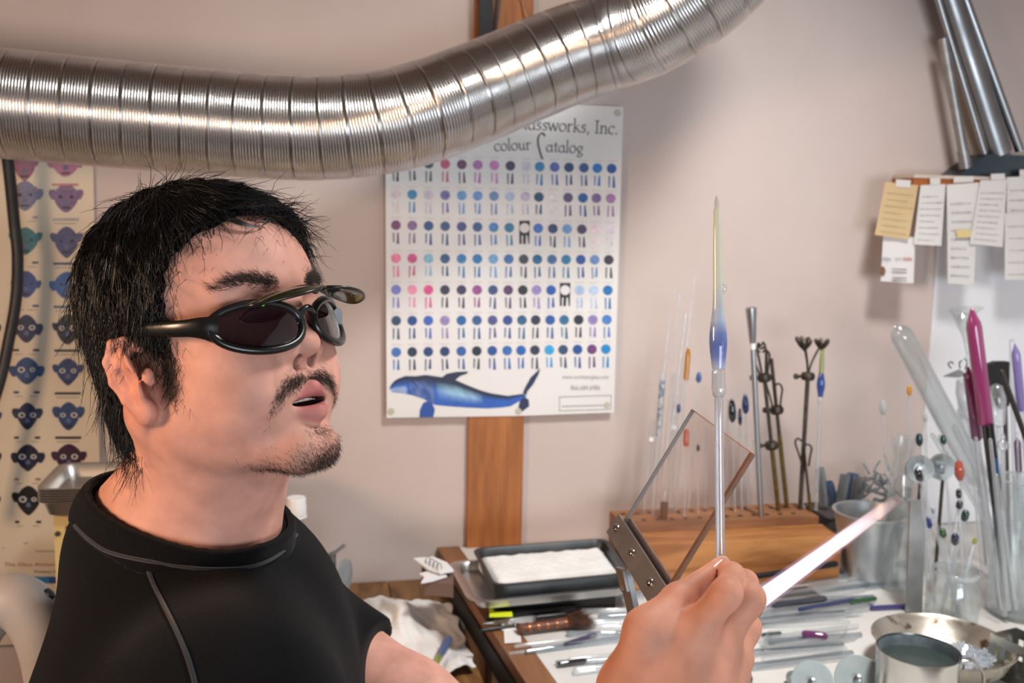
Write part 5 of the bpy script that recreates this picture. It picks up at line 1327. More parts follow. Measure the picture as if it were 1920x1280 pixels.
# ------------------------------------------------------------------ the seated man: smooth implicit surfaces turned into meshes
def smin(a, b, k):
    h = np.maximum(k - np.abs(a - b), 0.0) / k
    return np.minimum(a, b) - h * h * k * .25
def smax(a, b, k):
    return -smin(-a, -b, k)
def ell(P, c, r, M=None):
    q = P - np.asarray(c, float)
    if M is not None: q = q @ M
    r = np.asarray(r, float)
    k0 = np.linalg.norm(q / r, axis=1); k1 = np.linalg.norm(q / (r * r), axis=1)
    return k0 * (k0 - 1.0) / np.maximum(k1, 1e-9)
def cone(P, a, b, r1, r2):
    a, b = np.asarray(a, float), np.asarray(b, float)
    ba = b - a; t = np.clip(((P - a) @ ba) / np.dot(ba, ba), 0, 1)
    return np.linalg.norm(P - a - t[:, None] * ba, axis=1) - (r1 + (r2 - r1) * t)
def surface_nets(f, lo, hi, h, B=12, slack=1.5):
    lo = np.asarray(lo, float); nb = np.ceil((np.asarray(hi) - lo) / (h * B)).astype(int)
    gi = np.stack(np.meshgrid(*[np.arange(n) for n in nb], indexing='ij'), -1).reshape(-1, 3)
    cen = lo + (gi + .5) * B * h
    keep = gi[np.abs(f(cen)) < B * h * .5 * 1.7321 * slack + h]
    off = np.stack(np.meshgrid(*[np.arange(B + 1)] * 3, indexing='ij'), -1).reshape(-1, 3)
    N = nb * B + 2; S = np.array([N[1] * N[2], N[2], 1])
    V, K, E = [], [], [[], [], []]
    ch = max(1, 400000 // len(off))
    for i in range(0, len(keep), ch):
        g = keep[i:i + ch]
        I = (g[:, None, :] * B + off[None]).reshape(-1, 3)
        D = f(lo + I * h).reshape(-1, B + 1, B + 1, B + 1)
        sg = D < 0
        any_ = np.zeros((len(g), B, B, B), int)
        for dx in (0, 1):
            for dy in (0, 1):
                for dz in (0, 1):
                    any_ += sg[:, dx:B + dx, dy:B + dy, dz:B + dz]
        b_, x_, y_, z_ = np.nonzero((any_ > 0) & (any_ < 8))
        base = np.stack([x_, y_, z_], 1)
        acc = np.zeros((len(b_), 3)); cnt = np.zeros(len(b_))
        for ax in range(3):
            o1, o2 = [q for q in range(3) if q != ax]
            for u in (0, 1):
                for v in (0, 1):
                    p = base.copy(); p[:, o1] += u; p[:, o2] += v; q = p.copy(); q[:, ax] += 1
                    d0 = D[b_, p[:, 0], p[:, 1], p[:, 2]]; d1 = D[b_, q[:, 0], q[:, 1], q[:, 2]]
                    c = (d0 < 0) != (d1 < 0)
                    t = np.where(c, d0 / np.where(c, d0 - d1, 1), 0)
                    pt = p.astype(float); pt[:, ax] += t
                    acc += np.where(c[:, None], pt, 0); cnt += c
        cell = g[b_] * B + base
        V.append(lo + (g[b_] * B + acc / cnt[:, None]) * h); K.append(cell @ S)
        for ax in range(3):
            sl0 = [slice(0, B)] * 3; sl1 = [slice(0, B)] * 3; sl1[ax] = slice(1, B + 1)
            a0 = sg[(slice(None), *sl0)]; a1 = sg[(slice(None), *sl1)]
            bb, xx, yy, zz = np.nonzero(a0 != a1)
            E[ax].append((g[bb] * B + np.stack([xx, yy, zz], 1), a0[bb, xx, yy, zz]))
    V = np.vstack(V); K = np.concatenate(K); od = np.argsort(K); Ks = K[od]
    F = []
    for ax in range(3):
        I = np.vstack([e[0] for e in E[ax]]); s_ = np.concatenate([e[1] for e in E[ax]])
        o1, o2 = (ax + 1) % 3, (ax + 2) % 3
        ids = []
        ok = np.ones(len(I), bool)
        for (u, v) in ((0, 0), (-1, 0), (-1, -1), (0, -1)):
            c = I.copy(); c[:, o1] += u; c[:, o2] += v
            k = c @ S; j = np.clip(np.searchsorted(Ks, k), 0, len(Ks) - 1)
            ok &= Ks[j] == k; ids.append(od[j])
        q = np.stack(ids, 1)
        q[~s_] = q[~s_][:, ::-1]
        F.append(q[ok])
    return V, np.vstack(F)
def mesh_np(name, V, F, mats, parent, base, smooth=True, attr=None):
    me = bpy.data.meshes.new(name)
    V = V - base
    me.vertices.add(len(V)); me.vertices.foreach_set('co', V.astype(np.float32).ravel())
    n = F.shape[1]
    me.loops.add(F.size); me.loops.foreach_set('vertex_index', F.astype(np.int32).ravel())
    me.polygons.add(len(F)); me.polygons.foreach_set('loop_start', np.arange(0, F.size, n, dtype=np.int32))
    me.polygons.foreach_set('use_smooth', np.full(len(F), smooth))
    me.update(calc_edges=True); me.validate()
    for m in mats: me.materials.append(m)
    if attr is not None:
        ca = me.color_attributes.new('tint', 'FLOAT_COLOR', 'POINT')
        ca.data.foreach_set('color', np.hstack([attr, np.ones((len(attr), 1))]).astype(np.float32).ravel())
    o = bpy.data.objects.new(name, me); COL.objects.link(o); o.parent = parent
    o['_b'] = [float(q) for q in base]
    return o

def hd_dir(deg, pitch=0.0):
    a, p = math.radians(deg), math.radians(pitch)
    return np.array([math.sin(a) * math.cos(p), math.cos(a) * math.cos(p), math.sin(p)])
# head frame: f forward, r towards the man's right (our side), u up; millimetres
HO = at(403, 664, .79)
HF = hd_dir(130, 18); HR0 = hd_dir(220); HU0 = np.cross(HR0, HF)
HROLL = math.radians(2.0)
HR = HR0 * math.cos(HROLL) + HU0 * math.sin(HROLL); HU = np.cross(HR, HF)
HM = np.stack([HF, HR, HU], 1)
def h2w(p): return HO + (np.asarray(p, float) @ HM.T) * .001
def w2h(P): return ((P - HO) @ HM) * 1000.0
# torso frame
TF, TL = hd_dir(104), hd_dir(14)
UP = np.array([0, 0, 1.0])
NB = at(358, 990, .85)                     # root of the neck
SL = NB + TL * .165 - UP * .110 - TF * .030
SR = NB - TL * .166 - UP * .088 + TF * .084
def ik(a, b, l1, l2, hint):
    d = b - a; D_ = min(np.linalg.norm(d), (l1 + l2) * .999); d = nrm(d)
    x = (l1 * l1 - l2 * l2 + D_ * D_) / (2 * D_); h = math.sqrt(max(0, l1 * l1 - x * x))
    n = nrm(hint - d * np.dot(hint, d))
    return a + d * x + n * h
WR = at(1228, 1430, .545)
ER = ik(SR, WR, .30, .27, np.array([0, -.3, -1.0]))
EL = at(770, 1325, .95)
WL = at(1000, 1460, .88)
pxmm = lambda d: d / FPX

def face_detail(Q, d):
    d = smin(d, ell(Q, (67, 0, -52), (20, 28, 29)), 16)              # muzzle
    d = smin(d, ell(Q, (75, 0, -90), (16, 20, 15)), 14)              # chin
    d = smin(d, cone(Q, (80, 8, 36), (66, 46, 35), 8, 7), 14)        # brow
    d = smax(d, -ell(Q, (94, 31, 18), (15, 17, 9)), 10)              # eye socket
    d = smin(d, ell(Q, (72, 31, 17), (12, 15, 10)), 5)
    d = smin(d, cone(Q, (80, 0, 22), (91, 0, -9), 7, 8.5), 9)       # nose
    d = smin(d, ell(Q, (93, 0, -13), (11, 11.5, 10)), 6)
    d = smin(d, ell(Q, (83, 14.5, -16.5), (12, 9, 9)), 5)
    d = smax(d, -ell(Q, (88, 8.5, -25), (6.5, 3.8, 6.5)), 1.5)
    d = smax(d, -cone(Q, (85, 0, -29), (90, 0, -39), 2.5, 2.5), 4)   # philtrum
    d = smin(d, cone(Q, (90, 0, -47), (69, 31, -57), 6.8, 3.6), 3)
    d = smin(d, cone(Q, (88.5, 0, -64), (69, 29, -59), 8.2, 3.8), 3)
    mo = ell(Q, (93, 0, -55.5), (20, 21, 3.4))
    d = smax(d, -mo, 2.0)
    return d
def ear_sdf(Q):
    Q = np.array([-2, 79, -14.0]) + (Q - np.array([-2, 79, -14.0])) / .88
    er = ell(Q, (-6, 79, -9), (20, 4.5, 30), EARM)
    hx = [(9, 78, 12), (0, 82, 22), (-12, 86, 22), (-20, 88, 8), (-19, 87, -10), (-12, 84, -26), (-3, 81, -38)]
    for q0, q1 in (((-2, 79, 14), (-13, 82, 8)), ((-13, 82, 8), (-14, 81, -10)), ((-14, 81, -10), (-6, 79, -26))):
        er = smin(er, cone(Q, q0, q1, 5.5, 5.5), 3)
    for q0, q1 in zip(hx[:-1], hx[1:]):
        er = smin(er, cone(Q, q0, q1, 3.6, 3.4), 3)
    er = smax(er, -ell(Q, (2, 90, -13), (8, 7, 11)), 3)
    for q0, q1 in (((-6, 84, 12), (-13, 86, 0)), ((-13, 86, 0), (-9, 83, -18)), ((-9, 83, -18), (0, 80, -26))):
        er = smin(er, cone(Q, q0, q1, 3.0, 3.0), 3)
    er = smin(er, ell(Q, (12, 77, -12), (5, 5, 8)), 4)
    er = smin(er, ell(Q, (3, 79.5, -39), (9, 5, 10)), 4)
    return er * .88
def head_sdf(P):
    h = w2h(P); f, r, u = h[:, 0], h[:, 1], h[:, 2]
    Q = np.stack([f, np.abs(r), u], 1)
    d = ell(Q, (-8, 0, 46), (94, 76, 80))
    d = smin(d, ell(Q, (36, 0, 44), (54, 60, 54)), 25)
    d = smin(d, ell(Q, (30, 0, -14), (56, 62, 62)), 25)             # face mass
    d = smin(d, cone(Q, (8, 50, -54), (69, 14, -89), 18, 15), 28)    # jaw
    d = smin(d, ell(Q, (48, 33, -34), (36, 30, 34)), 22)             # cheek
    d = smin(d, ell(Q, (54, 38, -10), (20, 21, 16)), 18)              # cheekbone
    m = np.nonzero(f > 25)[0]
    if len(m): d[m] = face_detail(Q[m], d[m])
    m = np.nonzero((Q[:, 1] > 52) & (np.abs(f) < 55) & (u < 50) & (u > -75))[0]
    if len(m): d[m] = smin(d[m], ear_sdf(Q[m]), 4)
    return d * .001
a = math.radians(14)
# tilt of the ear: top leans back and the rim stands off the head
_e1 = np.array([[math.cos(a), 0, math.sin(a)], [0, 1, 0], [-math.sin(a), 0, math.cos(a)]])
b2_ = math.radians(34)
_e2 = np.array([[math.cos(b2_), -math.sin(b2_), 0], [math.sin(b2_), math.cos(b2_), 0], [0, 0, 1]])
EARM = _e1.T @ _e2
NK0, NK1 = h2w((-22, 0, -42)), NB - UP * .03
def body_sdf(P):
    d = head_sdf(P)
    nk = cone(P, NK0, NK1, .056, .060)
    nk = smin(nk, cone(P, h2w((2, 0, -55)), NB + TF * .012 - UP * .03, .046, .048), .04)
    d = smin(d, nk, .030)
    tr = smin(cone(P, NB - UP * .02 - TF * .03, SL + UP * .005, .055, .05), cone(P, NB - UP * .02 - TF * .03, SR + UP * .005, .055, .05), .05)
    d = smin(d, tr, .05)
    # sternomastoid
    d = smin(d, cone(P, h2w((-18, 58, -38)), NB + TF * .062 - TL * .02 - UP * .012, .014, .010), .022)
    return d
def torso_sdf(P):
    t = [NB - UP * .10, NB - UP * .25 + TF * .01, NB - UP * .45 - TF * .01]
    q = np.stack([(P - NB) @ TF, (P - NB) @ TL, (P - NB) @ UP], 1)
    d = ell(q, (.01, 0, -.20), (.125, .185, .21))
    d = smin(d, ell(q, (.02, 0, -.40), (.13, .165, .22)), .08)
    d = smin(d, cone(P, SL - UP * .01, SR - UP * .01, .062, .068), .06)
    return d
def arm_r(P):
    d = smin(cone(P, SR, ER, .054, .043), cone(P, ER, WR, .043, .029), .02)
    return d
def arm_l(P):
    d = smin(cone(P, SL, EL, .052, .041), cone(P, EL, WL, .043, .028), .02)
    h0 = WL + nrm(WL - EL) * .05
    d = smin(d, cone(P, WL, h0, .027, .030), .02)
    return d
# right hand: joints in pixels and depth, radius in pixels
def J(x, y, d): return at(x, y, d)
def rpx(px, d=.56): return px * d / FPX
FING = {
    'thumb': ([(1178, 1285, .548), (1208, 1178, .545), (1270, 1122, .560), (1338, 1066, .583)], [46, 33, 26, 15]),
    'index': ([(1288, 1200, .548), (1362, 1112, .540), (1372, 1078, .566), (1356, 1058, .590)], [40, 26, 21, 14]),
    'middle': ([(1336, 1220, .556), (1402, 1122, .560), (1396, 1092, .592), (1366, 1076, .610)], [38, 30, 23, 18]),
    'ring': ([(1360, 1262, .575), (1398, 1176, .585), (1382, 1140, .615), (1355, 1120, .635)], [34, 27, 22, 18]),
    'little': ([(1372, 1310, .595), (1389, 1232, .606), (1372, 1195, .634), (1345, 1180, .648)], [30, 23, 18, 15]),
}
def hand_sdf(P):
    palm = None
    for nm in ('index', 'middle', 'ring', 'little'):
        j, r = FING[nm]
        a0 = J(*j[0]); w0 = WR + (a0 - WR) * .12
        c = cone(P, w0, a0, .030, rpx(r[0]) * 1.02)
        palm = c if palm is None else smin(palm, c, .022)
    j, r = FING['thumb']
    th = cone(P, WR + (J(*j[0]) - WR) * .2, J(*j[0]), .026, rpx(r[0]))
    th = smin(th, cone(P, J(*j[0]), J(*j[1]), rpx(r[0]), rpx(r[1])), .012)
    palm = smin(palm, th, .020)
    pm = cone(P, J(1240, 1290, .575), J(1300, 1230, .580), .030, .026)
    palm = smin(palm, pm, .02)
    palm = smin(palm, cone(P, J(1235, 1190, .562), J(1310, 1110, .580), .013, .007), .012)
    d = palm
    fin = None
    for nm in ('index', 'middle', 'ring', 'little', 'thumb'):
        j, r = FING[nm]; k0 = 1 if nm == 'thumb' else 0
        c = None
        for i in range(k0, 3):
            q = cone(P, J(*j[i]), J(*j[i + 1]), rpx(r[i]) * (.92 if i == 0 else 1), rpx(r[i + 1]))
            c = q if c is None else smin(c, q, .006)
        fin = c if fin is None else smin(fin, c, .0014)
    d = smin(d, fin, .008)
    # knuckle creases on the thumb and index
    for (x, y, dd, w) in ((1268, 1116, .548, .0016), (1283, 1106, .550, .0014), (1352, 1122, .524, .0014), (1366, 1104, .526, .0016)):
        c0 = J(x, y, dd)
        d = d + w * np.exp(-np.sum(((P - c0) / .0035) ** 2, axis=1)) * .5
    return d
def armhand_r(P):
    return smin(arm_r(P), hand_sdf(P), .02)

person = thing('person', 'man in a black t-shirt and dark glasses holding up a glass pen', 'person', np.array([NB[0], NB[1], .43]))
PB = np.array(person['_b'])
def bounds(pts, m):
    pts = np.array(pts); return pts.min(0) - m, pts.max(0) + m
lo, hi = bounds([h2w((x_, y_, z_)) for x_ in (-105, 115) for y_ in (-95, 95) for z_ in (-100, 135)] + [SL, SR, NB - UP * .06], .03)
V1, F1 = surface_nets(body_sdf, lo, hi, .0017)
lo, hi = bounds([J(*p) for q in FING.values() for p in q[0]] + [WR], .05)
cut = lambda P: smax(armhand_r(P), -((P - (ER + (WR - ER) * .45)) @ nrm(WR - ER)), .002)
V2, F2 = surface_nets(cut, np.minimum(lo, ER + (WR - ER) * .4 - .06), np.maximum(hi, ER + (WR - ER) * .4 + .06), .0016)
lo, hi = bounds([SR, ER, WR], .07)
V3, F3 = surface_nets(lambda P: smax(arm_r(P), ((P - (ER + (WR - ER) * .5)) @ nrm(WR - ER)), .002), lo, hi, .004)
lo, hi = bounds([SL, EL, WL + nrm(WL - EL) * .05], .08)
V4, F4 = surface_nets(arm_l, lo, hi, .003)
lo, hi = bounds([SL, SR, NB, NB - UP * .6 + TF * .1, NB - UP * .6 - TF * .1], .12)
V5, F5 = surface_nets(torso_sdf, lo, hi, .010)
VB = np.vstack([V1, V2, V3, V4, V5]); o_ = np.cumsum([0, len(V1), len(V2), len(V3), len(V4)])
FB = np.vstack([F1, F2 + o_[1], F3 + o_[2], F4 + o_[3], F5 + o_[4]])
# skin tint: lips, ears, shaved beard shadow
hh = w2h(VB); f, r, u = hh[:, 0], hh[:, 1], hh[:, 2]; ar = np.abs(r)
skin = np.array(hexc('cf9a89')[:3]); tint = np.tile(skin, (len(VB), 1))
def blend(mask, col):
    global tint
    m = np.clip(mask, 0, 1)[:, None]; tint = tint * (1 - m) + np.array(hexc(col)[:3]) * m
g = lambda x, c, w: np.exp(-((x - c) / w) ** 2)
near = (np.linalg.norm(hh, axis=1) < 170)
blend(near * g(ar, 78, 22) * g(f, -4, 28) * g(u, -12, 38) * .5 * (ar > 62), 'd07a60')
lipq = np.stack([f, ar, u], 1)
lipd = np.minimum(cone(lipq, (90, 0, -48), (69, 31, -57), 7.0, 4.0), cone(lipq, (88.5, 0, -63.5), (69, 29, -59), 8.0, 4.0))
blend(near * (1 - np.clip((lipd + .2) / 1.6, 0, 1)) * (f > 70), 'b36a66')
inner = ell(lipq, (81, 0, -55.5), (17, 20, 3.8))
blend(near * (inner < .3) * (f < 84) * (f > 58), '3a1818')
blend(near * (np.clip(.8 - ell(lipq, (88, 8.5, -24.5), (6.2, 3.6, 6.0)) / 1.2, 0, 1)) * .9, '3a1812')  # dark tint paints the shade inside the nostrils
blend(near * g(u, -46, 13) * g(f, 80, 18) * (ar < 34) * (lipd > 1.0) * .4, '8a6a58')
blend(near * g(u, -96, 15) * g(f, 72, 26) * (ar < 38) * .45, '8a6a58')
handm = np.zeros(len(VB)); handm[o_[1]:o_[2]] = 1
blend(handm * .55, 'c68666')
nail_c = J(1356, 1052, .578)
M_skin = bpy.data.materials.new('skin'); M_skin.use_nodes = True
nt = M_skin.node_tree; bs = nt.nodes['Principled BSDF']
vc = nt.nodes.new('ShaderNodeVertexColor'); vc.layer_name = 'tint'
tc = nt.nodes.new('ShaderNodeTexCoord'); nz = nt.nodes.new('ShaderNodeTexNoise'); nz.inputs['Scale'].default_value = 45; nz.inputs['Detail'].default_value = 6
nt.links.new(tc.outputs['Object'], nz.inputs['Vector'])
rp = nt.nodes.new('ShaderNodeValToRGB'); rp.color_ramp.elements[0].color = (.84, .80, .78, 1); rp.color_ramp.elements[1].color = (1.12, 1.08, 1.06, 1); rp.color_ramp.elements[0].position = .3; rp.color_ramp.elements[1].position = .7
nt.links.new(nz.outputs['Fac'], rp.inputs['Fac'])
mx = nt.nodes.new('ShaderNodeMix'); mx.data_type = 'RGBA'; mx.blend_type = 'MULTIPLY'; mx.inputs['Factor'].default_value = 1
nt.links.new(vc.outputs[0], mx.inputs['A']); nt.links.new(rp.outputs[0], mx.inputs['B']); nt.links.new(mx.outputs['Result'], bs.inputs['Base Color'])
bs.inputs['Roughness'].default_value = .6; bs.inputs['Specular IOR Level'].default_value = .35; bs.inputs['Subsurface Weight'].default_value = .12
bs.inputs['Subsurface Radius'].default_value = (.008, .003, .0015); bs.inputs['Subsurface Scale'].default_value = .6
n2 = nt.nodes.new('ShaderNodeTexNoise'); n2.inputs['Scale'].default_value = 900; n2.inputs['Detail'].default_value = 3
nt.links.new(tc.outputs['Object'], n2.inputs['Vector'])
bp = nt.nodes.new('ShaderNodeBump'); bp.inputs['Strength'].default_value = .12; bp.inputs['Distance'].default_value = .001
nt.links.new(n2.outputs['Fac'], bp.inputs['Height']); nt.links.new(bp.outputs[0], bs.inputs['Normal'])
mesh_np('body', VB, FB, [M_skin], person, PB, attr=tint)
# teeth
mb = MB()
for k in range(-3, 4):
    mb.box(h2w((80 - abs(k) * 1.2, k * 5.0, -52.0)), (.004, .0046, .0050), (HF, HR, HU))
mb.build('teeth', mat('tooth_white', 'd9d2c6', .3), person, smooth=False)
# finger nails
for (a0, a1, rr_n, nmn) in ((J(*FING['index'][0][2]), J(*FING['index'][0][3]), 14, 'i'), (J(*FING['thumb'][0][2]), J(*FING['thumb'][0][3]), 15, 't')):
    d = nrm(a1 - a0); tow = nrm(CAM - a1); tow = nrm(tow - d * np.dot(tow, d)) if nmn == 't' else nrm(CU * .7 + CR * .7 - d * np.dot(CU * .7 + CR * .7, d))
    sd = np.cross(d, tow); c = a1 + tow * rpx(rr_n) * .86
    mb = MB(); mb.grid(lambda x_, y_: c + d * (x_ - .45) * .011 + sd * (y_ - .5) * .0085 + tow * (-.0045 * (2 * (y_ - .5)) ** 2 + .001), 6, 6)
    mb.build('finger_nail', mat('nail_pink', 'd8a490', .3), person)

# ------------------------------------------------------------------ t-shirt, collar
fold = np.random.default_rng(17); fk = fold.normal(0, 1, (7, 3)) * np.array([14, 14, 5]); fp = fold.uniform(0, 6, 7)
def folds(P):
    w = 0
    for i in range(7):
        w = w + np.sin(P @ fk[i] * 1.5 + fp[i] + 1.2 * np.sin(P @ fk[(i + 3) % 7] * .7)) / (1 + .2 * i)
    return w
SLV_L = SL + (EL - SL) * .74
SLV_R = SR + (ER - SR) * .80
def hit(fn, x, y, t0=.35, n=90):
    dd = nrm(ray(x, y)); p = CAM + dd * t0
    for _ in range(n):
        v = fn(p[None])[0]
        if v < .0003: break
        p = p + dd * max(v * .8, .0003)
    return p
_a, _c = hit(body_sdf, 222, 968), hit(body_sdf, 470, 1016)
NOPEN = (_a + _c) / 2; NDIR = nrm(np.cross(nrm(_c - _a), TL)); NDIR = NDIR if NDIR[2] > 0 else -NDIR
# only the neck is cut by the opening plane, so limit it to a ball around the neck
def shirt2(P):
    d = torso_sdf(P) - .012
    d = smin(d, smin(cone(P, NB - UP * .035 - TF * .03, SL + UP * .002, .060, .060), cone(P, NB - UP * .040 - TF * .015, SR + UP * .002, .056, .062), .05), .05)
    d = smin(d, smax(body_sdf(P) - .0045, (P - NOPEN) @ NDIR + .004, .004), .012)
    sl = smax(cone(P, SL, EL, .060, .058), (P - SLV_L) @ nrm(EL - SL), .004)
    sr = smax(cone(P, SR, ER, .066, .068), (P - SLV_R) @ nrm(ER - SR), .004)
    d = smin(smin(d, sl, .035), sr, .045) + .0020 * folds(P)
    ax_ = nrm(NK0 - NK1); q_ = P - NK1; rad_ = np.linalg.norm(q_ - (q_ @ ax_)[:, None] * ax_, axis=1)
    d = smax(d, -np.maximum(-((P - NOPEN) @ NDIR) - .003, rad_ - .105), .004)
    return smax(d, (NB[2] - .50) - P[:, 2], .01)
lo, hi = bounds([SL, SR, SLV_L, SLV_R, NB + UP * .05, NB - UP * .52 + TF * .1, NB - UP * .5 - TF * .1], .13)
VS, FS = surface_nets(shirt2, lo, hi, .0042)
M_shirt = mat('black_cotton', '070709', .92, color2='0a0a0c', scale=30, bump=.3, bscale=500, sheen=.04, spec=.12)
mesh_np('t_shirt', VS, FS, [M_shirt], person, PB)
def band(o0, th, z0, z1):
    def fn(P):
        q = (P - NOPEN) @ NDIR
        ax_ = nrm(NK0 - NK1); v = P - NK1; rad_ = np.linalg.norm(v - (v @ ax_)[:, None] * ax_, axis=1)
        return smax(smax(np.abs(body_sdf(P) - o0) - th, np.abs(q - (z0 + z1) / 2) - (z1 - z0) / 2, .002), rad_ - .10, .002)
    return fn
lo, hi = bounds([NOPEN], .13)
VC, FC = surface_nets(band(.0075, .0034, -.024, .001), lo, hi, .0022)
mesh_np('collar', VC, FC, [mat('black_rib', '08080a', .92, bump=.3, bscale=300, spec=.12, sheen=.05)], person, PB)
# stitched seam where the collar meets the shirt
MB().tube(spline([hit(lambda P: np.minimum(shirt2(P), band(.0075, .0034, -.024, .001)(P)), x, y) for x, y in ((140, 985), (165, 1010), (205, 1035), (280, 1052), (380, 1066), (470, 1062), (525, 1038), (556, 1002))], 6), .0015, 6, rnd=True).build('collar_seam', mat('seam_black', '1c1c22', .9, sheen=.2), person)
# raglan seam
def on_shirt(p, d_, n=60):
    p = np.array(p, float)
    for _ in range(n):
        v = shirt2(p[None])[0]
        if v < .0004: break
        p = p + d_ * max(v * .7, .0004)
    return p
sm = []
for (x, y) in ((258, 1048), (264, 1056), (275, 1065), (290, 1100), (305, 1130), (325, 1170), (345, 1215), (360, 1260), (372, 1310)):
    dd = nrm(ray(x, y)); sm.append(on_shirt(CAM + dd * .35, dd))
MB().tube(spline(sm, 6), .0019, 6, rnd=True).build('shoulder_seam', mat('seam_black', '1c1c22', .9, sheen=.2), person)

# ------------------------------------------------------------------ hair
def scalp_line(h):
    """> 0 where hair grows (head frame, mm)"""
    f, r, u = h[:, 0], np.abs(h[:, 1]), h[:, 2]
    front = np.interp(u, [-60, -40, -24, -8, 15, 45, 70, 92, 106, 140], [-22, -20, -10, 20, 28, 36, 50, 70, 200, 200]) + np.where(u > 55, (1 - (r / 55.0) ** 2) * 6, 0) + np.where(h[:, 1] < -20, 14, 0) * np.clip((u - 20) / 20, 0, 1)
    g1 = front - f
    g2 = u - np.interp(f, [-120, -60, -42, -32, -24, 12, 20, 30], [-58, -62, -62, -46, 20, 20, -10, -22])
    return np.minimum(g1, g2)
def head_mm(h):
    return head_sdf(h2w(h)) * 1000.0
def hair_sdf(P):
    h = w2h(P); Q = np.stack([h[:, 0], np.abs(h[:, 1]), h[:, 2]], 1)
    d = ell(Q, (-8, 0, 46), (94, 76, 80))
    d = smin(d, ell(Q, (36, 0, 44), (54, 60, 54)), 25)
    d = smin(d, cone(Q, (-46, 0, -30), (-46, 0, -62), 56, 50), 30)
    th = np.interp(h[:, 2], [-60, 0, 60, 130], [4, 6, 8, 13]) - np.clip((-h[:, 0] - 40) / 60, 0, 1) * 3
    clump = 2.2 * np.sin(h[:, 0] * .23 + 2 * np.sin(h[:, 2] * .11)) * np.sin(h[:, 2] * .19 + h[:, 1] * .21) + 1.2 * np.sin(h[:, 0] * .5 + h[:, 2] * .4 + h[:, 1] * .3)
    d = d - th - clump * .8
    d = smax(d, -(scalp_line(h) * .8) + 1.5 * np.sin(h[:, 2] * .5) + 1.0 * np.sin(h[:, 0] * .7 + h[:, 1]), 5)
    return d * .001
lo, hi = bounds([h2w((x_, y_, z_)) for x_ in (-120, 100) for y_ in (-95, 95) for z_ in (-80, 150)], .01)
VH, FH = surface_nets(hair_sdf, lo, hi, .0028)
M_hair = mat('black_hair', '0a0909', .36, color2='110f0f', scale=200, spec=.4)
hair = mesh_np('hair', VH, FH, [mat('hair_under', '070606', .9, spec=.05)], person, PB)
hr = np.random.default_rng(6)
hv = w2h(VH)
def hair_mm(h): return hair_sdf(h2w(h)) * 1000.0
def grad(fn, p, e=.6):
    return np.stack([(fn(p + np.eye(3)[i] * e) - fn(p - np.eye(3)[i] * e)) / (2 * e) for i in range(3)], 1)
def strands(root, direc, length, steps, keep, lift, fn, curl, r0, r1, name, m, parent, gravity=None, seed=1):
    rs = np.random.default_rng(seed)
    p = root.copy(); n = len(p); pts = [p.copy()]
    d = direc.copy(); st = (length / steps)[:, None]
    cv = rs.normal(0, 1, (n, 3))
    for k in range(steps):
        if gravity is not None: d = d + gravity * .12
        d = d + cv * curl
        d /= np.linalg.norm(d, axis=1)[:, None]
        p = p + d * st
        if keep:
            s_ = fn(p); gr = grad(fn, p); gr /= np.maximum(np.linalg.norm(gr, axis=1), 1e-6)[:, None]
            tgt = lift * ((k + 1) / steps)
            p = p + gr * np.clip(tgt - s_, -3, 6)[:, None] * .8
        pts.append(p.copy())
    pts = np.stack(pts, 1)                                # n, steps+1, 3
    w = h2w(pts.reshape(-1, 3)).reshape(n, steps + 1, 3)
    t = np.gradient(w, axis=1); t /= np.maximum(np.linalg.norm(t, axis=2), 1e-9)[..., None]
    a_ = np.cross(t, np.broadcast_to(np.array([.31, .52, .79]), t.shape)); a_ /= np.maximum(np.linalg.norm(a_, axis=2), 1e-9)[..., None]
    b_ = np.cross(t, a_)
    rad = (r0 + (r1 - r0) * np.linspace(0, 1, steps + 1) ** 1.5)[None, :, None]
    ring = [w + (a_ * math.cos(q) + b_ * math.sin(q)) * rad for q in (0, 2 * PI / 3, 4 * PI / 3)]
    Vv = np.stack(ring, 2).reshape(-1, 3)                  # n, steps+1, 3, xyz
    idx = (np.arange(n)[:, None, None] * (steps + 1) + np.arange(steps)[None, :, None]) * 3
    j = np.arange(3)[None, None]; j2 = (j + 1) % 3
    Fq = np.stack([idx + j, idx + j2, idx + 3 + j2, idx + 3 + j], -1).reshape(-1, 4)
    o = mesh_np(name, Vv, Fq, [m], parent, PB); o['kind'] = 'stuff'
    return o
whorl = np.array([-55, 0, 118.0])
def comb(p):
    gr = grad(hair_mm, p); gr /= np.maximum(np.linalg.norm(gr, axis=1), 1e-6)[:, None]
    away = p - whorl; away[:, 2] *= .5
    away /= np.maximum(np.linalg.norm(away, axis=1), 1e-6)[:, None]
    side = np.clip(np.abs(p[:, 1]) / 70, 0, 1)[:, None]
    down = np.array([-.25, 0, -1.0])
    front = np.clip((p[:, 0] - 10) / 60, 0, 1)[:, None] * np.clip((p[:, 2] - 60) / 40, 0, 1)[:, None]
    d = away * (1 - side * .6) + down * side * 1.1 + front * np.array([.1, -1.1, -.1])
    d = d - gr * np.sum(d * gr, 1)[:, None]
    d /= np.maximum(np.linalg.norm(d, axis=1), 1e-6)[:, None]
    return d, gr
pick = hr.choice(len(hv), 9500, replace=False); root = hv[pick] + hr.normal(0, .6, (9500, 3))
d0, g0 = comb(root)
strands(root - g0 * 1.0, d0 + g0 * .10 + hr.normal(0, .13, root.shape), hr.uniform(22, 55, len(root)), 8, True, 1.4, hair_mm, .035, .00034, .00010, 'hair_strands', M_hair, hair, np.array([-.2, 0, -.5]), 3)
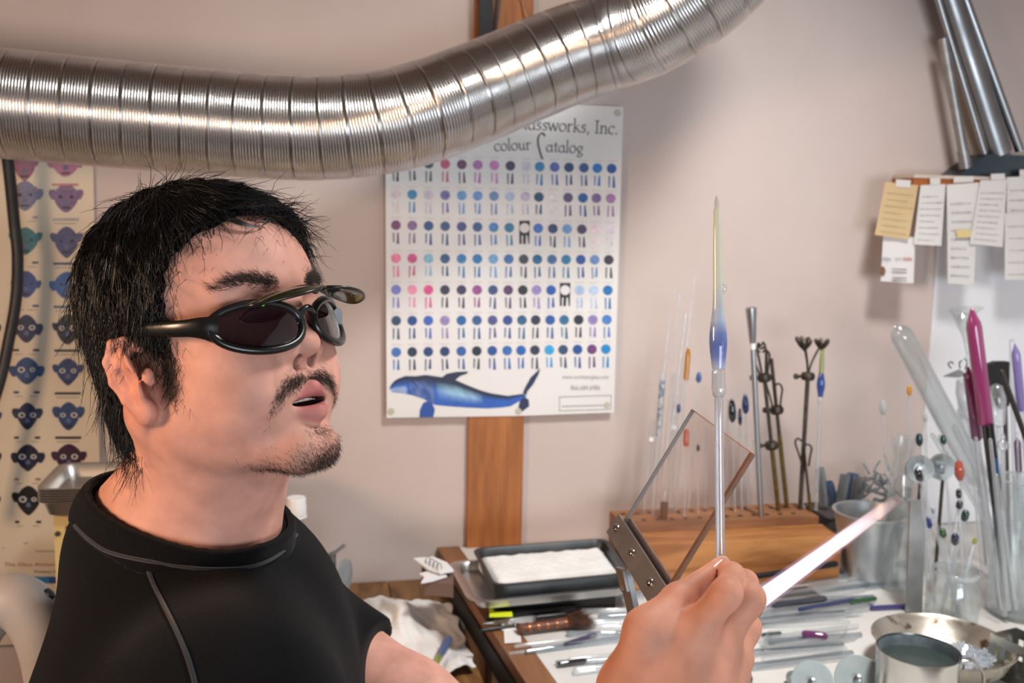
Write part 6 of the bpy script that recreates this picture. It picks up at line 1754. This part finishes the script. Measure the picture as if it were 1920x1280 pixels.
# loose ends standing off at the nape, the back and over the ear
sel = hv[(hair_mm(hv) > -9)]; edge = np.abs(scalp_line(sel)) < 6
ed = sel[edge]; ed = ed[((ed[:, 2] > -12) | (ed[:, 0] < -45)) & (ed[:, 0] < 44)]; pick = hr.choice(len(ed), min(900, len(ed)), replace=False); root = ed[pick]
d0, g0 = comb(root)
strands(root, d0 + g0 * .15 + hr.normal(0, .18, root.shape), hr.uniform(6, 18, len(root)), 6, False, 0, hair_mm, .10, .00024, .00006, 'loose_hair', M_hair, hair, np.array([0, 0, -.4]), 5)
bk = hv[(hv[:, 0] < -60) | (hv[:, 2] > 112)]; pick = hr.choice(len(bk), 350, replace=False); root = bk[pick]
d0, g0 = comb(root)
strands(root, d0 + g0 * .12 + hr.normal(0, .16, root.shape), hr.uniform(8, 18, len(root)), 6, False, 0, hair_mm, .12, .00018, .00005, 'stray_hair', M_hair, hair, None, 7)
# hair hanging over the top of the ear
ov = hv[(np.abs(hv[:, 1]) > 62) & (hv[:, 2] > 12) & (hv[:, 2] < 40) & (hv[:, 0] > -34) & (hv[:, 0] < 24)]
pick = hr.choice(len(ov), min(900, len(ov)), replace=False); root = ov[pick]
sg_ = np.sign(root[:, 1])
dv = np.stack([np.full(len(root), -.12), sg_ * .42, np.full(len(root), -1.0)], 1) + hr.normal(0, .12, root.shape)
strands(root, dv, hr.uniform(12, 24, len(root)), 6, False, 0, hair_mm, .05, .0003, .00008, 'hair_over_ear', M_hair, hair, np.array([0, 0, -.5]), 9)
# the lock on the forehead
for k in range(14):
    q = k / 13.0
    P_ = [(58 - q * 6, 34 + q * 6, 100 + q * 3), (74 - q * 3, 33 + q * 5, 92 - q), (84 - q, 26 + q * 4, 83 - q * 2), (88, 14 + q * 3, 79 - q), (88, 2 + q * 2, 83 + q * 2)]
    sub = MB().tube(spline([h2w(p) for p in P_], 6), np.linspace(.0004, .00012, 25), 4).build('forelock_strand', M_hair, hair, base=PB)
# brows, moustache, goatee
hb = w2h(V1); hn = None
def hair_patch(mask_fn, n, ln, direc, r0, name, seed, parent=person, m=None):
    rs = np.random.default_rng(seed)
    w = mask_fn(hb); pr = w / w.sum()
    root = hb[rs.choice(len(hb), n, p=pr)] + rs.normal(0, .5, (n, 3))
    gr = grad(head_mm, root); gr /= np.maximum(np.linalg.norm(gr, axis=1), 1e-6)[:, None]
    d = direc(root); d = d - gr * np.sum(d * gr, 1)[:, None] + gr * .5
    d = d + rs.normal(0, .28, d.shape); d /= np.linalg.norm(d, axis=1)[:, None]
    return strands(root, d, rs.uniform(ln[0], ln[1], n), 3, False, 0, head_mm, .1, r0, .00004, name, m or M_beard, parent, None, seed)
M_beard = mat('beard_hair', '2a211b', .5, color2='3c3028', scale=300)
def brow(h):
    f, r, u = h[:, 0], np.abs(h[:, 1]), h[:, 2]
    c = 33.5 + 6 * np.sin(np.clip((r - 14) / 42, 0, 1) * PI * .8)
    return ((r > 13) & (r < 58) & (f > 42)) * np.exp(-((u - c) / (4.8 - .035 * r)) ** 2) * np.interp(r, [13, 20, 44, 58], [.4, 1, 1, .15])
hair_patch(brow, 1700, (4.5, 8.5), lambda p: np.stack([-.3 + 0 * p[:, 0], np.sign(p[:, 1]), .35 + 0 * p[:, 0]], 1), .00013, 'eyebrows', 31)
def lipdist(h):
    q = np.stack([h[:, 0], np.abs(h[:, 1]), h[:, 2]], 1)
    return np.minimum(cone(q, (90, 0, -48), (69, 31, -57), 7.2, 4.0), cone(q, (88.5, 0, -63.5), (69, 29, -59), 8.4, 4.0))
def must(h):
    f, r, u = h[:, 0], np.abs(h[:, 1]), h[:, 2]
    c = np.interp(r, [0, 8, 22, 32, 37], [-38.5, -38, -41, -50, -60])
    return ((r < 41) & (f > 46) & (lipdist(h) > .8)) * np.exp(-((u - c) / np.interp(r, [0, 20, 33], [3.2, 5, 5])) ** 2) * np.interp(r, [0, 3, 8, 26, 33, 38], [.4, .55, 1, .9, .4, 0])
hair_patch(must, 1900, (2.5, 5), lambda p: np.stack([.1 + 0 * p[:, 0], np.sign(p[:, 1]) * .7, -1 + 0 * p[:, 0]], 1), .0001, 'moustache', 32)
def goat(h):
    f, r, u = h[:, 0], np.abs(h[:, 1]), h[:, 2]
    a_ = np.exp(-((u + 98) / 9) ** 2) * np.exp(-(r / 23) ** 2) * (f > 42)
    b_ = np.exp(-((u + 79) / 4) ** 2) * np.exp(-(r / 7) ** 2) * (f > 60) * .8
    return np.maximum(a_, b_) * (lipdist(h) > 1)
hair_patch(goat, 3200, (2.5, 5.5), lambda p: np.stack([.4 + 0 * p[:, 0], np.sign(p[:, 1]) * .1, -1 + 0 * p[:, 0]], 1), .0001, 'goatee', 33)
def sideb(h):
    f, r, u = h[:, 0], np.abs(h[:, 1]), h[:, 2]
    return (r > 50) * (r < 77) * (f > 13) * np.exp(-((u + 14) / 15) ** 2) * np.exp(-((f - 19) / 9) ** 2)
hair_patch(sideb, 700, (6, 14), lambda p: np.stack([-.1 + 0 * p[:, 0], 0 * p[:, 0], -1 + 0 * p[:, 0]], 1), .00018, 'sideburns', 34)

# ------------------------------------------------------------------ sunglasses with flip-up lenses
M_frame = mat('glasses_black', '141414', .28, spec=.6)
M_lens = mat('dark_lens', '240d14', .04, spec=.8, coat=.6)
M_flip = mat('green_lens', '1d230d', .10, alpha=.97, coat=.25)
gl = thing('sunglasses', 'black wraparound sunglasses with flipped up green lenses on the man', 'glasses', h2w((96, 0, 10)))
def wrap(r, u, e=0.0):
    return np.array([100 - (r * r) / 170.0 + e - .10 * (u - 4), r, u])
def lens_outline(sg, k, grow=0.0):
    t = 2 * PI * k
    c, s_ = math.cos(t), math.sin(t)
    rr = 38.5 + (31 + grow) * c
    up_ = (15.5 + grow) if s_ > 0 else (20 + grow)
    uu = 5 + up_ * abs(s_) ** (.9) * (1 if s_ > 0 else -1) + (c * 2.5)
    return sg * rr, uu
for sg in (1, -1):
    n = 44
    ring = [lens_outline(sg, k / n) for k in range(n)]
    pts = [h2w(wrap(*q)) for q in ring] ; pts.append(pts[0]); pts.append(pts[1])
    MB().tube(np.array(pts), .0032, 10, cap=False).build('rim', M_frame, gl)
    mb = MB(); rows = 8; vs = []
    cen_ = (sg * 38.5, 4)
    for i in range(rows + 1):
        for q in ring:
            a_, b_ = cen_[0] + (q[0] - cen_[0]) * i / rows, cen_[1] + (q[1] - cen_[1]) * i / rows
            vs.append(h2w(wrap(a_, b_, 1.2 * (1 - (i / rows) ** 2))))
    mb.add(vs, [(i * n + j, i * n + (j + 1) % n, (i + 1) * n + (j + 1) % n, (i + 1) * n + j) for i in range(rows) for j in range(n)]); mb.build('dark_lens', M_lens, gl)
    # temple arm
    ta = [wrap(sg * 65, 6, 0), (66, sg * 73.5, 10), (48, sg * 79, 14), (18, sg * 79.5, 20), (-6, sg * 77, 23), (-20, sg * 74, 18)]
    tr_ = np.interp(np.linspace(0, 1, 31), [0, .12, .3, .6, 1], [.0105, .0085, .0062, .0050, .0036])
    MB().tube(spline([h2w(p) for p in ta], 6), tr_, 12, flat=.42, up=HR).build('temple', M_frame, gl)
    # flip-up lens
    th_ = math.radians(100)
    vs = []; rows = 5; n2_ = 36
    def flip(k, q):
        t = 2 * PI * k; c, s_ = math.cos(t), math.sin(t)
        a_ = (31 if sg > 0 else 36) + (26 if sg > 0 else 30) * c * q; b_ = 16 + 15.5 * s_ * q * (1 - .12 * c)
        bul = 3.5 * (1 - q * q)
        fx = 103 + b_ * math.sin(th_) - (a_ * a_) / 190.0 - bul * math.cos(th_); uu = 28 + b_ * math.cos(th_) + bul * math.sin(th_) - .14 * a_
        return h2w((fx, sg * a_, uu))
    for i in range(rows + 1):
        for k in range(n2_): vs.append(flip(k / n2_, i / rows))
    vs = np.array(vs); N_ = len(vs); fs = [(i * n2_ + j, i * n2_ + (j + 1) % n2_, (i + 1) * n2_ + (j + 1) % n2_, (i + 1) * n2_ + j) for i in range(rows) for j in range(n2_)]
    MB().add(vs, fs).add(vs - HU * .0016, [tuple(reversed(q)) for q in fs]).build('flip_lens', M_flip, gl)
    pts = [flip(k / n2_, 1.0) - HU * .0008 for k in range(n2_)]; pts += pts[:2]
    MB().tube(np.array(pts), .0012, 8, cap=False).build('flip_rim', M_frame, gl)
MB().tube(spline([h2w(wrap(-9, 8, 0)), h2w(wrap(0, 12, 3)), h2w(wrap(9, 8, 0))], 8), .0030, 10).build('bridge', M_frame, gl)
MB().tube(spline([h2w((101, -16, 25)), h2w((104, 0, 27)), h2w((101, 16, 25))], 8), .0026, 10).build('hinge_bar', M_frame, gl)
for sg in (1, -1):
    MB().tube(spline([h2w(wrap(sg * 10, 2, -1)), h2w((88, sg * 8.5, 0)), h2w((85, sg * 10, -5))], 5), .0022, 8, rnd=True).build('nose_pad', M_frame, gl)
# green reflection on the near rim, painted as a small coloured dot
MB().lathe([(.0001, .0012), (.0013, .0008), (.0016, 0)], h2w(wrap(36, 18.5, 2.6)), HF, 12).build('rim_glint', mat('green_glint', '6fdc2a', .3), gl)

# ------------------------------------------------------------------ chair behind the man
ch = thing('chair', 'grey plastic chair with a curved back behind the man', 'chair', np.array([NB[0] - TF[0] * .02, NB[1] - TF[1] * .02, 0]))
M_chair = mat('grey_plastic', 'a8a3a0', .5, color2='9e9996', scale=20)
cd = .92
ap = spline([at(-120, 1420, cd), at(-75, 1240, cd), at(-35, 1160, cd), at(15, 1128, cd), at(60, 1150, cd), at(95, 1230, cd), at(120, 1400, cd)], 8)
MB().tube(ap, .026, 18, flat=1.0).build('backrest_arch', M_chair, ch)
MB().tube([at(72, 1125, cd) + TF * .004, at(92, 1170, cd)], .012, 12, rnd=True).build('joint_cap', mat('black_plastic', '141416', .4), ch)
sc_ = np.array(ch['_b'])
MB().box(sc_ + [0, 0, .40], (.42, .40, .04), (TF, TL, UP), bev=.05).build('seat', M_chair, ch, smooth=False)
for e_ in (ap[0], ap[-1]):
    MB().tube([e_, np.array([sc_[0] - TF[0] * .15, sc_[1] - TF[1] * .15, .42]) + (e_ - sc_) * [.3, .3, 0]], .017, 12).build('upright', M_chair, ch)
for sx_ in (-1, 1):
    for sy_ in (-1, 1):
        MB().tube([sc_ + TF * .16 * sx_ + TL * .15 * sy_ + [0, 0, .39], sc_ + TF * .2 * sx_ + TL * .19 * sy_], .014, 10).build('leg', M_dsteel if 'M_dsteel' in globals() else M_chair, ch)
# trousers
kn = [SR * [1, 1, 0] + TF * .42 + UP * .45 + TL * .08, SL * [1, 1, 0] + TF * .42 + UP * .45 - TL * .06]
hpz = np.array([NB[0], NB[1], .50])
def trous(P):
    d = ell(np.stack([(P - hpz) @ TF, (P - hpz) @ TL, (P - hpz) @ UP], 1), (0, 0, .02), (.14, .17, .10))
    for k_, sg in ((0, -1), (1, 1)):
        d = smin(d, cone(P, hpz + TL * .09 * sg, kn[k_] + [0, 0, .04], .085, .065), .05)
        d = smin(d, cone(P, kn[k_] + [0, 0, .03], kn[k_] * [1, 1, 0] - TF * .06 + UP * .06, .062, .048), .03)
        d = smin(d, cone(P, kn[k_] * [1, 1, 0] - TF * .05 + UP * .045, kn[k_] * [1, 1, 0] + TF * .10 + UP * .035, .042, .034), .02)
    return smax(d, .004 - P[:, 2], .004)
lo, hi = bounds([hpz, kn[0], kn[1], kn[0] * [1, 1, 0] + TF * .12, kn[1] * [1, 1, 0] + TF * .12], .16); lo[2] = -.01
VT, FT = surface_nets(trous, lo, hi, .009)
mesh_np('trousers', VT, FT, [mat('dark_denim', '20242e', .85)], person, PB)
